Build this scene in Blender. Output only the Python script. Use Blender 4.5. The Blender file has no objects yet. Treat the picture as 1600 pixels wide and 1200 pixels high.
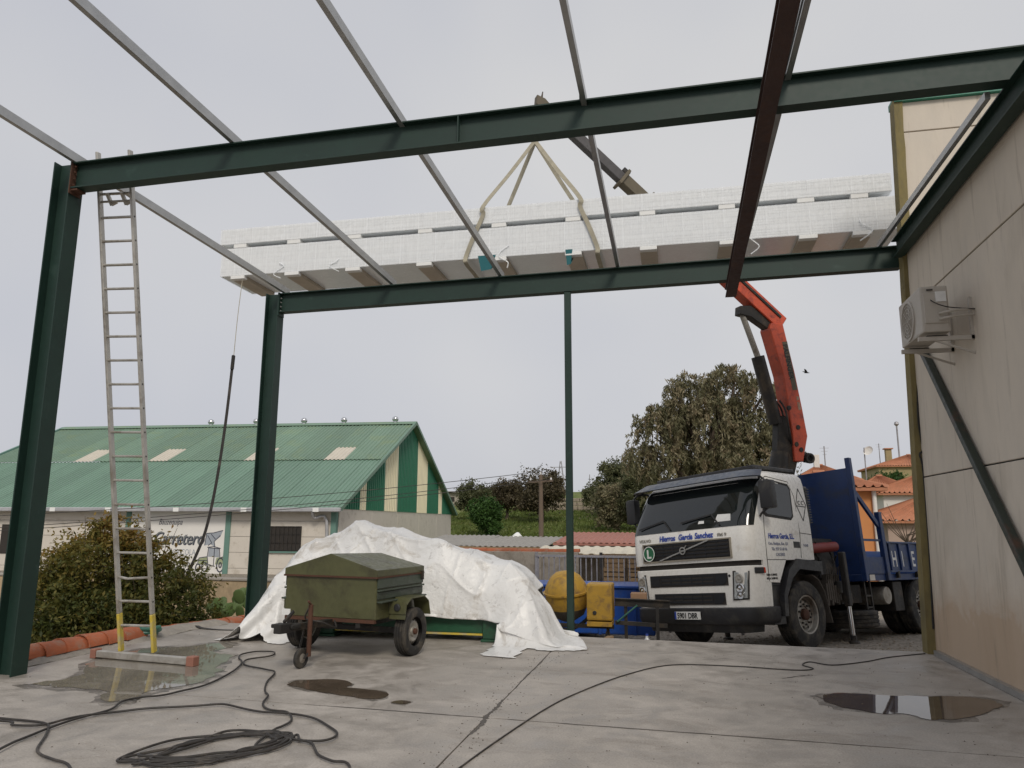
import bpy, bmesh, math, random
import numpy as np
from mathutils import Vector, Matrix, Euler, noise
R = math.radians
scene = bpy.context.scene
COL = scene.collection
random.seed(7)

# ------------------------------------------------------------------ camera
cam_data = bpy.data.cameras.new('camera')
cam = bpy.data.objects.new('camera', cam_data)
COL.objects.link(cam)
scene.camera = cam
YAW, PITCH, ROLL = 0.213486, 0.183183, 0.004134
_f = Vector((-math.sin(YAW) * math.cos(PITCH), math.cos(YAW) * math.cos(PITCH), math.sin(PITCH)))
_r = Vector((math.cos(YAW), math.sin(YAW), 0))
_u = _r.cross(_f)
_rr = _r * math.cos(ROLL) + _u * math.sin(ROLL)
_uu = -_r * math.sin(ROLL) + _u * math.cos(ROLL)
cam.matrix_world = Matrix(((_rr.x, _uu.x, -_f.x, 0), (_rr.y, _uu.y, -_f.y, 0), (_rr.z, _uu.z, -_f.z, 1.55), (0, 0, 0, 1)))
cam_data.sensor_width = 36.0
cam_data.lens = 1170.5 / 1600 * 36.0
cam_data.clip_start = 0.05
cam_data.clip_end = 5000

# ------------------------------------------------------------------ overcast sky and soft sun
SUN_EL, SUN_AZ = R(42), R(158)        # azimuth clockwise from +Y: behind the camera, a little right
world = bpy.data.worlds.new('World')
scene.world = world
world.use_nodes = True
wn = world.node_tree
wn.nodes.clear()
wo = wn.nodes.new('ShaderNodeOutputWorld')
bg = wn.nodes.new('ShaderNodeBackground')
sky = wn.nodes.new('ShaderNodeTexSky')
sky.sky_type = 'NISHITA'
sky.sun_disc = False
sky.sun_elevation = SUN_EL
sky.sun_rotation = SUN_AZ
sky.air_density = 1.0
sky.dust_density = 4.0
hsv = wn.nodes.new('ShaderNodeHueSaturation')
hsv.inputs['Saturation'].default_value = 0.25
wn.links.new(sky.outputs[0], hsv.inputs['Color'])
# closed cloud layer: an even pale grey with very soft cloud mottling over the clear-sky radiance
tc = wn.nodes.new('ShaderNodeTexCoord')
cn = wn.nodes.new('ShaderNodeTexNoise')
cn.inputs['Scale'].default_value = 1.6
cn.inputs['Detail'].default_value = 3
wn.links.new(tc.outputs['Generated'], cn.inputs['Vector'])
cr = wn.nodes.new('ShaderNodeValToRGB')
cr.color_ramp.elements[0].position = 0.3
cr.color_ramp.elements[0].color = (5.0, 5.2, 5.9, 1)
cr.color_ramp.elements[1].position = 0.7
cr.color_ramp.elements[1].color = (6.5, 6.5, 6.58, 1)
wn.links.new(cn.outputs['Fac'], cr.inputs['Fac'])
mx = wn.nodes.new('ShaderNodeMix')
mx.data_type = 'RGBA'
mx.inputs['Factor'].default_value = 0.9
wn.links.new(hsv.outputs[0], mx.inputs['A'])
wn.links.new(cr.outputs[0], mx.inputs['B'])
wn.links.new(mx.outputs['Result'], bg.inputs['Color'])
bg.inputs['Strength'].default_value = 0.094
wn.links.new(bg.outputs[0], wo.inputs[0])

sun_data = bpy.data.lights.new('sun', 'SUN')
sun_data.energy = 1.5
sun_data.angle = R(15)
sun_data.color = (1.0, 0.93, 0.82)
sun = bpy.data.objects.new('sun', sun_data)
COL.objects.link(sun)
_sd = Vector((math.sin(SUN_AZ) * math.cos(SUN_EL), math.cos(SUN_AZ) * math.cos(SUN_EL), math.sin(SUN_EL)))
sun.rotation_euler = _sd.to_track_quat('Z', 'Y').to_euler()

scene.view_settings.view_transform = 'Standard'
scene.view_settings.look = 'None'
scene.view_settings.gamma = 1
scene.view_settings.exposure = 0.16
scene.render.film_transparent = False

# ------------------------------------------------------------------ materials
MATS = {}
def _mat(name):
    m = bpy.data.materials.new(name)
    m.use_nodes = True
    nt = m.node_tree
    b = nt.nodes['Principled BSDF']
    MATS[name] = m
    return m, nt, b
def _n(nt, t, **kw):
    n = nt.nodes.new(t)
    for k, v in kw.items():
        if k in n.inputs: n.inputs[k].default_value = v
        else: setattr(n, k, v)
    return n
def _coord(nt, rnd=True, stretch=None):
    t = nt.nodes.new('ShaderNodeTexCoord')
    out = t.outputs['Object']
    if rnd:
        oi = nt.nodes.new('ShaderNodeObjectInfo')
        ma = nt.nodes.new('ShaderNodeVectorMath'); ma.operation = 'MULTIPLY_ADD'
        cx = nt.nodes.new('ShaderNodeCombineXYZ')
        for i in range(3): nt.links.new(oi.outputs['Random'], cx.inputs[i])
        nt.links.new(cx.outputs[0], ma.inputs[0])
        ma.inputs[1].default_value = (37, 53, 71)
        nt.links.new(out, ma.inputs[2])
        out = ma.outputs[0]
    if stretch:
        mp = nt.nodes.new('ShaderNodeMapping')
        mp.inputs['Scale'].default_value = stretch
        nt.links.new(out, mp.inputs[0])
        out = mp.outputs[0]
    return out
def _ramp(nt, fac, stops):
    r = nt.nodes.new('ShaderNodeValToRGB')
    e = r.color_ramp.elements
    while len(e) < len(stops): e.new(0.5)
    for i, (p, c) in enumerate(stops):
        e[i].position = p
        e[i].color = (*c, 1) if len(c) == 3 else c
    nt.links.new(fac, r.inputs[0])
    return r.outputs[0]
def _mix(nt, fac, a, b, mode='MIX'):
    m = nt.nodes.new('ShaderNodeMix'); m.data_type = 'RGBA'; m.blend_type = mode
    for s, v in (('Factor', fac), ('A', a), ('B', b)):
        if hasattr(v, 'links'): nt.links.new(v, m.inputs[s])
        elif isinstance(v, (int, float)): m.inputs[s].default_value = v
        else: m.inputs[s].default_value = (*v, 1)
    return m.outputs['Result']
def _noise(nt, vec, scale, detail=5, rough=0.55, dist=0.0):
    n = nt.nodes.new('ShaderNodeTexNoise')
    n.inputs['Scale'].default_value = scale
    n.inputs['Detail'].default_value = detail
    n.inputs['Roughness'].default_value = rough
    n.inputs['Distortion'].default_value = dist
    nt.links.new(vec, n.inputs['Vector'])
    return n.outputs['Fac']
def _bump(nt, b, h, strength, dist=0.01):
    bp = nt.nodes.new('ShaderNodeBump')
    bp.inputs['Strength'].default_value = strength
    bp.inputs['Distance'].default_value = dist
    nt.links.new(h, bp.inputs['Height'])
    nt.links.new(bp.outputs[0], b.inputs['Normal'])
def mul(c, k): return tuple(min(1, x * k) for x in c)
def mat(name, base, rough=0.55, metal=0.0, var=0.18, scale=2.0, fine=18.0, bump=0.15, bscale=60.0,
        dirt=None, dirt_amt=0.4, dscale=3.0, stretch=None, spec=0.5, rvar=0.15, sheet=0.0):
    m, nt, b = _mat(name)
    v = _coord(nt, True, stretch)
    n1 = _noise(nt, v, scale, 6)
    c = _ramp(nt, n1, [(0.3, mul(base, 1 - var)), (0.7, mul(base, 1 + var))])
    n2 = _noise(nt, v, fine, 4)
    c = _mix(nt, 0.5, c, _ramp(nt, n2, [(0.3, mul(base, 1 - var * .7)), (0.7, mul(base, 1 + var * .7))]))
    if dirt is not None:
        nd = _noise(nt, v, dscale, 8, 0.65, 0.4)
        fac = _ramp(nt, nd, [(0.62 - dirt_amt * .35, (0, 0, 0)), (0.78 - dirt_amt * .2, (1, 1, 1))])
        c = _mix(nt, fac, c, dirt)
    if sheet:
        oi = nt.nodes.new('ShaderNodeObjectInfo')
        c = _mix(nt, 1.0, c, _ramp(nt, oi.outputs['Random'], [(0, (1 - sheet,) * 3), (1, (1, 1, 1))]), 'MULTIPLY')
    nt.links.new(c, b.inputs['Base Color'])
    rr = _ramp(nt, n2, [(0.25, (max(0.02, rough - rvar),) * 3), (0.75, (min(1, rough + rvar),) * 3)])
    nt.links.new(rr, b.inputs['Roughness'])
    b.inputs['Metallic'].default_value = metal
    b.inputs['Specular IOR Level'].default_value = spec
    if bump: _bump(nt, b, _noise(nt, v, bscale, 5), bump)
    return m

RUST = (0.085, 0.036, 0.02)
MUD = (0.16, 0.12, 0.085)
mat('green_steel', (0.009, 0.031, 0.0225), 0.55, var=0.25, dirt=(0.026, 0.056, 0.045), dirt_amt=0.05, dscale=4, bump=0.0, rvar=0.03)
mat('brace_dark', (0.022, 0.030, 0.022), 0.45, var=0.3, dirt=RUST, dirt_amt=0.2)
mat('red_oxide', (0.050, 0.026, 0.022), 0.6, var=0.3, dirt=RUST, dirt_amt=0.25)
mat('rust', RUST, 0.8, var=0.35, bump=0.4)
mat('galvanised', (0.42, 0.42, 0.41), 0.42, metal=0.7, var=0.2, scale=6, fine=50, bump=0.06)
mat('aluminium', (0.50, 0.48, 0.44), 0.45, metal=0.55, var=0.2, scale=5, dirt=(0.26, 0.22, 0.17), dirt_amt=0.35)
mat('yellow_paint', (0.62, 0.47, 0.06), 0.5, var=0.15, dirt=(0.42, 0.37, 0.25), dirt_amt=0.5, dscale=9)
mat('cap_brown', (0.30, 0.135, 0.095), 0.7)
mat('terracotta', (0.47, 0.135, 0.055), 0.75, var=0.2, scale=4, dirt=(0.36, 0.24, 0.17), dirt_amt=0.35, dscale=6, bump=0.3, sheet=0.25)
mat('mortar', (0.30, 0.27, 0.23), 0.9, var=0.3, bump=0.8, bscale=45)
mat('wall_panel', (0.60, 0.535, 0.45), 0.8, var=0.12, scale=1.0, fine=7, bump=0.12, dirt=(0.50, 0.44, 0.36), dirt_amt=0.3, dscale=1.3, stretch=(1, 1, 0.35))
_m = MATS['wall_panel']; _nt = _m.node_tree; _b = _nt.nodes['Principled BSDF']
_old = _b.inputs['Base Color'].links[0].from_socket
_t = _nt.nodes.new('ShaderNodeTexCoord'); _s = _nt.nodes.new('ShaderNodeSeparateXYZ'); _nt.links.new(_t.outputs['Object'], _s.inputs[0])
_k = _nt.nodes.new('ShaderNodeMath'); _k.operation = 'MULTIPLY_ADD'; _k.inputs[1].default_value = -1.1
_nt.links.new(_noise(_nt, _t.outputs['Object'], 1.6, 7, 0.65, 0.6), _k.inputs[0]); _nt.links.new(_s.outputs['Z'], _k.inputs[2])
_c = _mix(_nt, _ramp(_nt, _k.outputs[0], [(0.0, (.55, .55, .55)), (0.10, (.32, .32, .32)), (0.30, (.12, .12, .12)), (0.62, (0, 0, 0))]), _old, (0.40, 0.245, 0.125))     # soil splashed up the foot of the wall
_mp = _nt.nodes.new('ShaderNodeMapping'); _mp.inputs['Scale'].default_value = (5, 5, .45); _nt.links.new(_t.outputs['Object'], _mp.inputs[0])
_c = _mix(_nt, _ramp(_nt, _noise(_nt, _mp.outputs[0], 1.4, 6, 0.7), [(0.56, (0, 0, 0)), (0.70, (.5, .5, .5))]), _c, (0.27, 0.225, 0.175))   # run-off streaks
_nt.links.new(_c, _b.inputs['Base Color'])
mat('ochre_foam', (0.205, 0.165, 0.068), 0.85, var=0.35, scale=5, bump=0.7, bscale=30, dirt=(0.12, 0.10, 0.05), dirt_amt=0.35, stretch=(1, 1, .3))
mat('green_trim', (0.03, 0.19, 0.125), 0.5)
mat('joint_dark', (0.035, 0.03, 0.026), 0.9)
mat('black_rubber', (0.018, 0.017, 0.016), 0.72, var=0.3, bump=0.25, dirt=(0.09, 0.08, 0.065), dirt_amt=0.25)
mat('tyre', (0.022, 0.021, 0.020), 0.8, var=0.3, dirt=(0.10, 0.085, 0.065), dirt_amt=0.45, dscale=5)
mat('black_plastic', (0.022, 0.022, 0.024), 0.5, var=0.2, dirt=(0.07, 0.065, 0.055), dirt_amt=0.3)
mat('dark_metal', (0.030, 0.028, 0.026), 0.55, metal=0.3, var=0.3, dirt=(0.10, 0.075, 0.05), dirt_amt=0.35)
mat('cable_black', (0.030, 0.026, 0.023), 0.6, var=0.3, scale=8, dirt=(0.12, 0.10, 0.08), dirt_amt=0.2)
mat('trailer_green', (0.085, 0.086, 0.036), 0.45, var=0.25, dirt=(0.045, 0.04, 0.02), dirt_amt=0.35, bump=0.1, dscale=2.5)
mat('trailer_side', (0.050, 0.066, 0.046), 0.5, var=0.25, dirt=(0.035, 0.035, 0.022), dirt_amt=0.3, bump=0.1)
mat('machine_green', (0.018, 0.085, 0.042), 0.45, var=0.2, dirt=(0.03, 0.05, 0.03), dirt_amt=0.3)
mat('rim_silver', (0.36, 0.34, 0.30), 0.5, metal=0.5, var=0.3, dirt=(0.14, 0.10, 0.07), dirt_amt=0.4)
mat('truck_white', (0.82, 0.80, 0.75), 0.28, var=0.03, scale=1.5, dirt=(0.62, 0.57, 0.49), dirt_amt=0.12, dscale=4, bump=0.0, rvar=0.08)
mat('truck_blue', (0.013, 0.038, 0.135), 0.42, var=0.25, dirt=(0.03, 0.04, 0.07), dirt_amt=0.3, bump=0.06)
mat('visor_blue', (0.055, 0.07, 0.10), 0.4, var=0.2, dirt=(0.12, 0.12, 0.12), dirt_amt=0.3)
mat('crane_red', (0.56, 0.085, 0.036), 0.45, var=0.22, scale=3, dirt=(0.26, 0.045, 0.03), dirt_amt=0.35, dscale=6)
mat('dark_red', (0.22, 0.03, 0.025), 0.5, var=0.2)
mat('crane_grey', (0.085, 0.08, 0.08), 0.45, metal=0.3, var=0.25)
mat('crane_yellow', (0.12, 0.10, 0.065), 0.6, var=0.3, dirt=(0.12, 0.09, 0.06), dirt_amt=0.4)
mat('chrome', (0.62, 0.62, 0.62), 0.18, metal=1.0, var=0.05, bump=0)
mat('glass_dark', (0.012, 0.015, 0.015), 0.04, var=0.1, bump=0, spec=0.7, rvar=0.01)
mat('lamp_glass', (0.42, 0.44, 0.44), 0.08, metal=0.35, var=0.3, scale=14, bump=0.3, bscale=30)
mat('lamp_red', (0.55, 0.05, 0.02), 0.2, bump=0)
mat('print_blue', (0.03, 0.07, 0.36), 0.5, var=0.1, bump=0)
mat('print_grey', (0.28, 0.30, 0.38), 0.5, bump=0)
mat('print_black', (0.02, 0.02, 0.02), 0.5, bump=0)
mat('print_white', (0.72, 0.72, 0.70), 0.5, bump=0)
mat('badge_green', (0.015, 0.13, 0.055), 0.4, bump=0)
mat('grille', (0.018, 0.019, 0.022), 0.65, var=0.2, spec=0.3)
mat('frame_beige', (0.27, 0.24, 0.19), 0.5)
mat('badge_chrome', (0.40, 0.39, 0.37), 0.3, metal=0.7, bump=0)
mat('sling', (0.36, 0.33, 0.25), 0.85, var=0.25, scale=6, bump=0.3, bscale=120)
mat('foam_white', (0.80, 0.80, 0.78), 0.7, var=0.06)
mat('foam_brown', (0.50, 0.44, 0.36), 0.8, var=0.2)
mat('panel_sheet', (0.86, 0.87, 0.87), 0.35, var=0.04, metal=0.0, bump=0.05)
mat('panel_under', (0.84, 0.88, 0.91), 0.15, metal=0.0, var=0.08)
mat('teal', (0.02, 0.14, 0.16), 0.5)
mat('barn_roof', (0.185, 0.285, 0.205), 0.55, var=0.12, scale=0.6, fine=5, sheet=0.22, dirt=(0.22, 0.30, 0.17), dirt_amt=0.3, dscale=.8)
mat('barn_roof_low', (0.165, 0.272, 0.20), 0.5, var=0.12, scale=0.6, fine=5, sheet=0.2)
mat('barn_green', (0.028, 0.165, 0.095), 0.5, var=0.1)
mat('barn_cream', (0.80, 0.74, 0.55), 0.6, var=0.06)
mat('barn_skylight', (0.58, 0.53, 0.44), 0.5, var=0.1)
mat('barn_wall', (0.62, 0.57, 0.50), 0.8, var=0.07, scale=1, dirt=(0.45, 0.40, 0.33), dirt_amt=0.2)
mat('barn_pilaster', (0.13, 0.24, 0.20), 0.7, var=0.12)
mat('mural_white', (0.76, 0.74, 0.70), 0.7, var=0.04)
mat('zinc', (0.45, 0.45, 0.46), 0.5, metal=0.4, var=0.2)
mat('ochre_wall', (0.42, 0.32, 0.20), 0.9, var=0.25, scale=2, dirt=(0.25, 0.19, 0.12), dirt_amt=0.4, stretch=(1, 1, .4))
mat('grey_block', (0.36, 0.32, 0.27), 0.9, var=0.25, scale=2, dirt=(0.2, 0.17, 0.13), dirt_amt=0.35)
mat('rail_grey', (0.33, 0.32, 0.33), 0.5, metal=0.4, var=0.25, dirt=RUST, dirt_amt=0.1)
mat('skip_blue', (0.010, 0.070, 0.34), 0.4, var=0.2, dirt=(0.03, 0.06, 0.15), dirt_amt=0.3)
mat('mixer_yellow', (0.46, 0.27, 0.035), 0.6, var=0.2, dirt=(0.20, 0.12, 0.05), dirt_amt=0.35, dscale=7)
mat('mixer_grime', (0.10, 0.085, 0.07), 0.9, var=0.35, bump=0.6)
mat('roof_grey', (0.30, 0.285, 0.26), 0.85, var=0.2)
mat('roof_red', (0.34, 0.15, 0.115), 0.8, var=0.2, scale=1)
mat('roof_cream', (0.62, 0.57, 0.46), 0.8, var=0.15)
mat('wood_pole', (0.14, 0.105, 0.075), 0.9, var=0.3, stretch=(1, 1, .15), bump=0.4)
mat('timber', (0.27, 0.18, 0.10), 0.85, var=0.3, stretch=(.2, 1, 1))
mat('tile_roof', (0.46, 0.195, 0.105), 0.85, var=0.25, scale=1.5, fine=9, bump=0.3, dirt=(0.32, 0.16, 0.09), dirt_amt=0.35)
mat('house_white', (0.72, 0.69, 0.64), 0.85, var=0.05)
mat('house_orange', (0.56, 0.235, 0.085), 0.85, var=0.1)
mat('house_pink', (0.42, 0.31, 0.255), 0.85, var=0.1)
mat('house_ochre', (0.34, 0.27, 0.14), 0.85, var=0.15)
mat('stone', (0.30, 0.25, 0.19), 0.9, var=0.35, scale=3, bump=0.7, bscale=12)
mat('bark', (0.10, 0.075, 0.055), 0.9, var=0.35, bump=0.7, bscale=20, stretch=(1, 1, .25))
mat('cactus', (0.13, 0.20, 0.06), 0.6, var=0.25, sheet=0.3)
mat('hose_green', (0.045, 0.15, 0.11), 0.4, var=0.15)
mat('ac_white', (0.44, 0.405, 0.355), 0.5, var=0.06, dirt=(0.40, 0.355, 0.30), dirt_amt=0.3)
mat('ac_shade', (0.30, 0.275, 0.24), 0.6)
mat('ac_dark', (0.13, 0.115, 0.10), 0.6, var=0.2)
mat('bottle', (0.62, 0.64, 0.64), 0.15, var=0.1, bump=0)
mat('cardboard', (0.33, 0.20, 0.12), 0.85, var=0.2)
mat('grit', (0.13, 0.115, 0.095), 0.9, var=0.5, scale=4)
mat('concrete_edge', (0.32, 0.29, 0.25), 0.9, var=0.2)

# concrete floor
m, nt, b = _mat('concrete')
v = _coord(nt, False)
n1 = _noise(nt, v, 0.55, 6, 0.6, 0.6)
n2 = _noise(nt, v, 2.6, 8, 0.68, 0.8)
n3 = _noise(nt, v, 70, 4, 0.6)
mp = nt.nodes.new('ShaderNodeMapping'); mp.inputs['Scale'].default_value = (0.9, 1.5, 1); mp.inputs['Rotation'].default_value = (0, 0, 0.5)
nt.links.new(v, mp.inputs[0])
n4 = _noise(nt, mp.outputs[0], 1.5, 7, 0.7, 0.5)
c = _ramp(nt, n1, [(0.38, (0.245, 0.222, 0.195)), (0.5, (0.35, 0.318, 0.284)), (0.62, (0.45, 0.412, 0.372))])
c = _mix(nt, 0.55, c, _ramp(nt, n2, [(0.36, (0.175, 0.152, 0.126)), (0.48, (0.34, 0.305, 0.264)), (0.62, (0.51, 0.465, 0.412))]))
c = _mix(nt, _ramp(nt, n4, [(0.50, (0, 0, 0)), (0.64, (.7, .7, .7))]), c, (0.195, 0.168, 0.138))
c = _mix(nt, 0.3, c, _ramp(nt, n3, [(0.36, (0.20, 0.178, 0.15)), (0.64, (0.50, 0.455, 0.405))]))
n5 = _noise(nt, v, 210, 3, 0.6)
c = _mix(nt, _ramp(nt, n5, [(0.62, (0, 0, 0)), (0.70, (.6, .6, .6))]), c, (0.12, 0.105, 0.09))
n6 = _noise(nt, v, 6.5, 8, 0.75, 1.6)
c = _mix(nt, _ramp(nt, n6, [(0.60, (0, 0, 0)), (0.68, (.45, .45, .45))]), c, (0.52, 0.49, 0.45))
nt.links.new(c, b.inputs['Base Color'])
nt.links.new(_ramp(nt, n2, [(0.36, (0.34,) * 3), (0.6, (0.75,) * 3)]), b.inputs['Roughness'])
_bump(nt, b, n3, 0.22, 0.01)

# muddy water
def water(name, col, trans):
    m, nt, b = _mat(name)
    v = _coord(nt, False)
    c = _ramp(nt, _noise(nt, v, 2.2, 6, 0.65, 0.5), [(0.35, mul(col, .75)), (0.65, mul(col, 1.2))])
    nt.links.new(c, b.inputs['Base Color'])
    b.inputs['Roughness'].default_value = 0.025
    b.inputs['IOR'].default_value = 1.33
    b.inputs['Specular IOR Level'].default_value = 0.62
    b.inputs['Alpha'].default_value = trans
    _bump(nt, b, _noise(nt, v, 3.0, 2), 0.015, 0.02)
water('puddle_mud', (0.105, 0.080, 0.058), 0.97)
water('puddle_clear', (0.26, 0.235, 0.195), 0.9)

m, nt, b = _mat('damp')
v = _coord(nt, False)
b.inputs['Base Color'].default_value = (0.10, 0.085, 0.068, 1)
b.inputs['Roughness'].default_value = 0.35
nt.links.new(_ramp(nt, _noise(nt, v, 5, 7, 0.7, 0.5), [(0.38, (0.08,) * 3), (0.62, (0.62,) * 3)]), b.inputs['Alpha'])
# terrain: gravel yard, grass on the rise behind
m, nt, b = _mat('terrain')
v = _coord(nt, False)
sx = nt.nodes.new('ShaderNodeSeparateXYZ'); nt.links.new(v, sx.inputs[0])
grav = _ramp(nt, _noise(nt, v, 14, 7, 0.7), [(0.36, (0.15, 0.13, 0.105)), (0.52, (0.30, 0.265, 0.22)), (0.66, (0.44, 0.40, 0.345))])
grass = _ramp(nt, _noise(nt, v, 0.5, 8, 0.7, 0.5), [(0.36, (0.08, 0.115, 0.028)), (0.5, (0.13, 0.165, 0.045)), (0.58, (0.19, 0.19, 0.075)), (0.68, (0.25, 0.20, 0.11))])
mm = nt.nodes.new('ShaderNodeMath'); mm.operation = 'MULTIPLY_ADD'; mm.inputs[1].default_value = 8; nt.links.new(_noise(nt, v, 0.3, 4), mm.inputs[0]); nt.links.new(sx.outputs['Y'], mm.inputs[2])
mr = nt.nodes.new('ShaderNodeMapRange'); mr.inputs['From Min'].default_value = 34; mr.inputs['From Max'].default_value = 40; nt.links.new(mm.outputs[0], mr.inputs['Value'])
nt.links.new(_mix(nt, mr.outputs[0], grav, grass), b.inputs['Base Color'])
b.inputs['Roughness'].default_value = 0.95
b.inputs['Specular IOR Level'].default_value = 0.15
_bump(nt, b, _noise(nt, v, 22, 6, 0.7), 0.7, 0.03)

# leaves: colour from a per-leaf attribute
def leafmat(name, cols, trans=0.3, rough=0.55):
    m, nt, b = _mat(name)
    at = nt.nodes.new('ShaderNodeAttribute'); at.attribute_name = 'tone'
    k = len(cols) - 1
    c = _ramp(nt, at.outputs['Fac'], [(i / k, x) for i, x in enumerate(cols)])
    nt.links.new(c, b.inputs['Base Color'])
    b.inputs['Roughness'].default_value = rough
    b.inputs['Specular IOR Level'].default_value = 0.3
    tr = nt.nodes.new('ShaderNodeBsdfTranslucent'); nt.links.new(c, tr.inputs[0])
    ms = nt.nodes.new('ShaderNodeMixShader'); ms.inputs[0].default_value = trans
    nt.links.new(b.outputs[0], ms.inputs[1]); nt.links.new(tr.outputs[0], ms.inputs[2])
    nt.links.new(ms.outputs[0], nt.nodes['Material Output'].inputs[0])
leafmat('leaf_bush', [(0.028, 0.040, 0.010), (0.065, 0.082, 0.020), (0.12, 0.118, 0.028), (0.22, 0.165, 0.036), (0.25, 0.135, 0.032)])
leafmat('leaf_euc', [(0.095, 0.098, 0.05), (0.18, 0.17, 0.092), (0.26, 0.23, 0.135), (0.31, 0.235, 0.155)])
leafmat('leaf_olive', [(0.058, 0.070, 0.030), (0.105, 0.115, 0.052), (0.165, 0.16, 0.078)])
leafmat('leaf_brown', [(0.060, 0.052, 0.030), (0.105, 0.086, 0.048), (0.155, 0.12, 0.07)])
leafmat('leaf_green', [(0.025, 0.055, 0.013), (0.048, 0.105, 0.022), (0.08, 0.155, 0.035)])
leafmat('leaf_grass', [(0.080, 0.115, 0.026), (0.13, 0.17, 0.042), (0.22, 0.21, 0.08)])

# stretch film over the panel packs: bright diffuse film with fine vertical streaks
m, nt, b = _mat('film')
v = _coord(nt, False)
mp = nt.nodes.new('ShaderNodeMapping'); mp.inputs['Scale'].default_value = (1, 1, 0.06); nt.links.new(v, mp.inputs[0])
ns = _noise(nt, mp.outputs[0], 26, 5, 0.7)
mp2 = nt.nodes.new('ShaderNodeMapping'); mp2.inputs['Scale'].default_value = (0.25, 0.25, 1); nt.links.new(v, mp2.inputs[0])
nh = _noise(nt, mp2.outputs[0], 9, 3, 0.6)
sxf = nt.nodes.new('ShaderNodeSeparateXYZ'); nt.links.new(v, sxf.inputs[0])
c = _mix(nt, 0.5, _ramp(nt, ns, [(0.36, (0.90, 0.925, 0.945)), (0.50, (0.95, 0.97, 0.98))]), _ramp(nt, nh, [(0.40, (0.89, 0.915, 0.935)), (0.50, (0.95, 0.97, 0.98))]))
nt.links.new(c, b.inputs['Base Color'])
wv = nt.nodes.new('ShaderNodeMath'); wv.operation = 'MULTIPLY'; wv.inputs[1].default_value = 3.05; nt.links.new(sxf.outputs['X'], wv.inputs[0])
fr1 = nt.nodes.new('ShaderNodeMath'); fr1.operation = 'FRACT'; nt.links.new(wv.outputs[0], fr1.inputs[0])
lap = _ramp(nt, fr1.outputs[0], [(0.0, (.72, .72, .72)), (0.04, (.56, .56, .56)), (0.95, (.50, .50, .50)), (0.99, (.68, .68, .68))])
nt.links.new(_mix(nt, 0.15, lap, _ramp(nt, ns, [(0.38, (.35, .35, .35)), (0.6, (1, 1, 1))])), b.inputs['Alpha'])
b.inputs['Roughness'].default_value = 0.12
b.inputs['Coat Weight'].default_value = 0.4
b.inputs['Coat Roughness'].default_value = 0.08
_bump(nt, b, _noise(nt, v, 5.0, 4, 0.6, 0.8), 0.25, 0.02)

# woven white tarpaulin
m, nt, b = _mat('tarp')
v = _coord(nt, False)
c = _ramp(nt, _noise(nt, v, 1.2, 5), [(0.3, (0.70, 0.69, 0.67)), (0.7, (0.80, 0.80, 0.79))])
dn = _noise(nt, v, 2.7, 9, 0.72, 0.8)
c = _mix(nt, _ramp(nt, dn, [(0.53, (0, 0, 0)), (0.66, (0.7, 0.7, 0.7))]), c, (0.42, 0.375, 0.315))
mpd = nt.nodes.new('ShaderNodeMapping'); mpd.inputs['Rotation'].default_value = (0.3, 0.9, 0.4); mpd.inputs['Scale'].default_value = (6, .8, 6); nt.links.new(v, mpd.inputs[0])
c = _mix(nt, _ramp(nt, _noise(nt, mpd.outputs[0], 1.3, 8, 0.7, 1.0), [(0.58, (0, 0, 0)), (0.66, (0.5, 0.5, 0.5))]), c, (0.34, 0.32, 0.30))
nt.links.new(c, b.inputs['Base Color'])
b.inputs['Roughness'].default_value = 0.33
vor = nt.nodes.new('ShaderNodeTexVoronoi'); vor.feature = 'DISTANCE_TO_EDGE'; vor.inputs['Scale'].default_value = 7.5
dv = nt.nodes.new('ShaderNodeVectorMath'); dv.operation = 'MULTIPLY_ADD'
nn_ = nt.nodes.new('ShaderNodeTexNoise'); nn_.inputs['Scale'].default_value = 3.0; nt.links.new(v, nn_.inputs['Vector'])
nt.links.new(nn_.outputs['Color'], dv.inputs[0]); dv.inputs[1].default_value = (.5, .5, .5); nt.links.new(v, dv.inputs[2])
nt.links.new(dv.outputs[0], vor.inputs['Vector'])
hs = nt.nodes.new('ShaderNodeMath'); hs.operation = 'MULTIPLY_ADD'; hs.inputs[1].default_value = 0.10
nt.links.new(_ramp(nt, vor.outputs['Distance'], [(0, (0, 0, 0)), (0.35, (1, 1, 1))]), hs.inputs[0]); nt.links.new(_noise(nt, v, 9, 6, 0.6), hs.inputs[2])
_bump(nt, b, hs.outputs[0], 0.45, 0.03)

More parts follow.
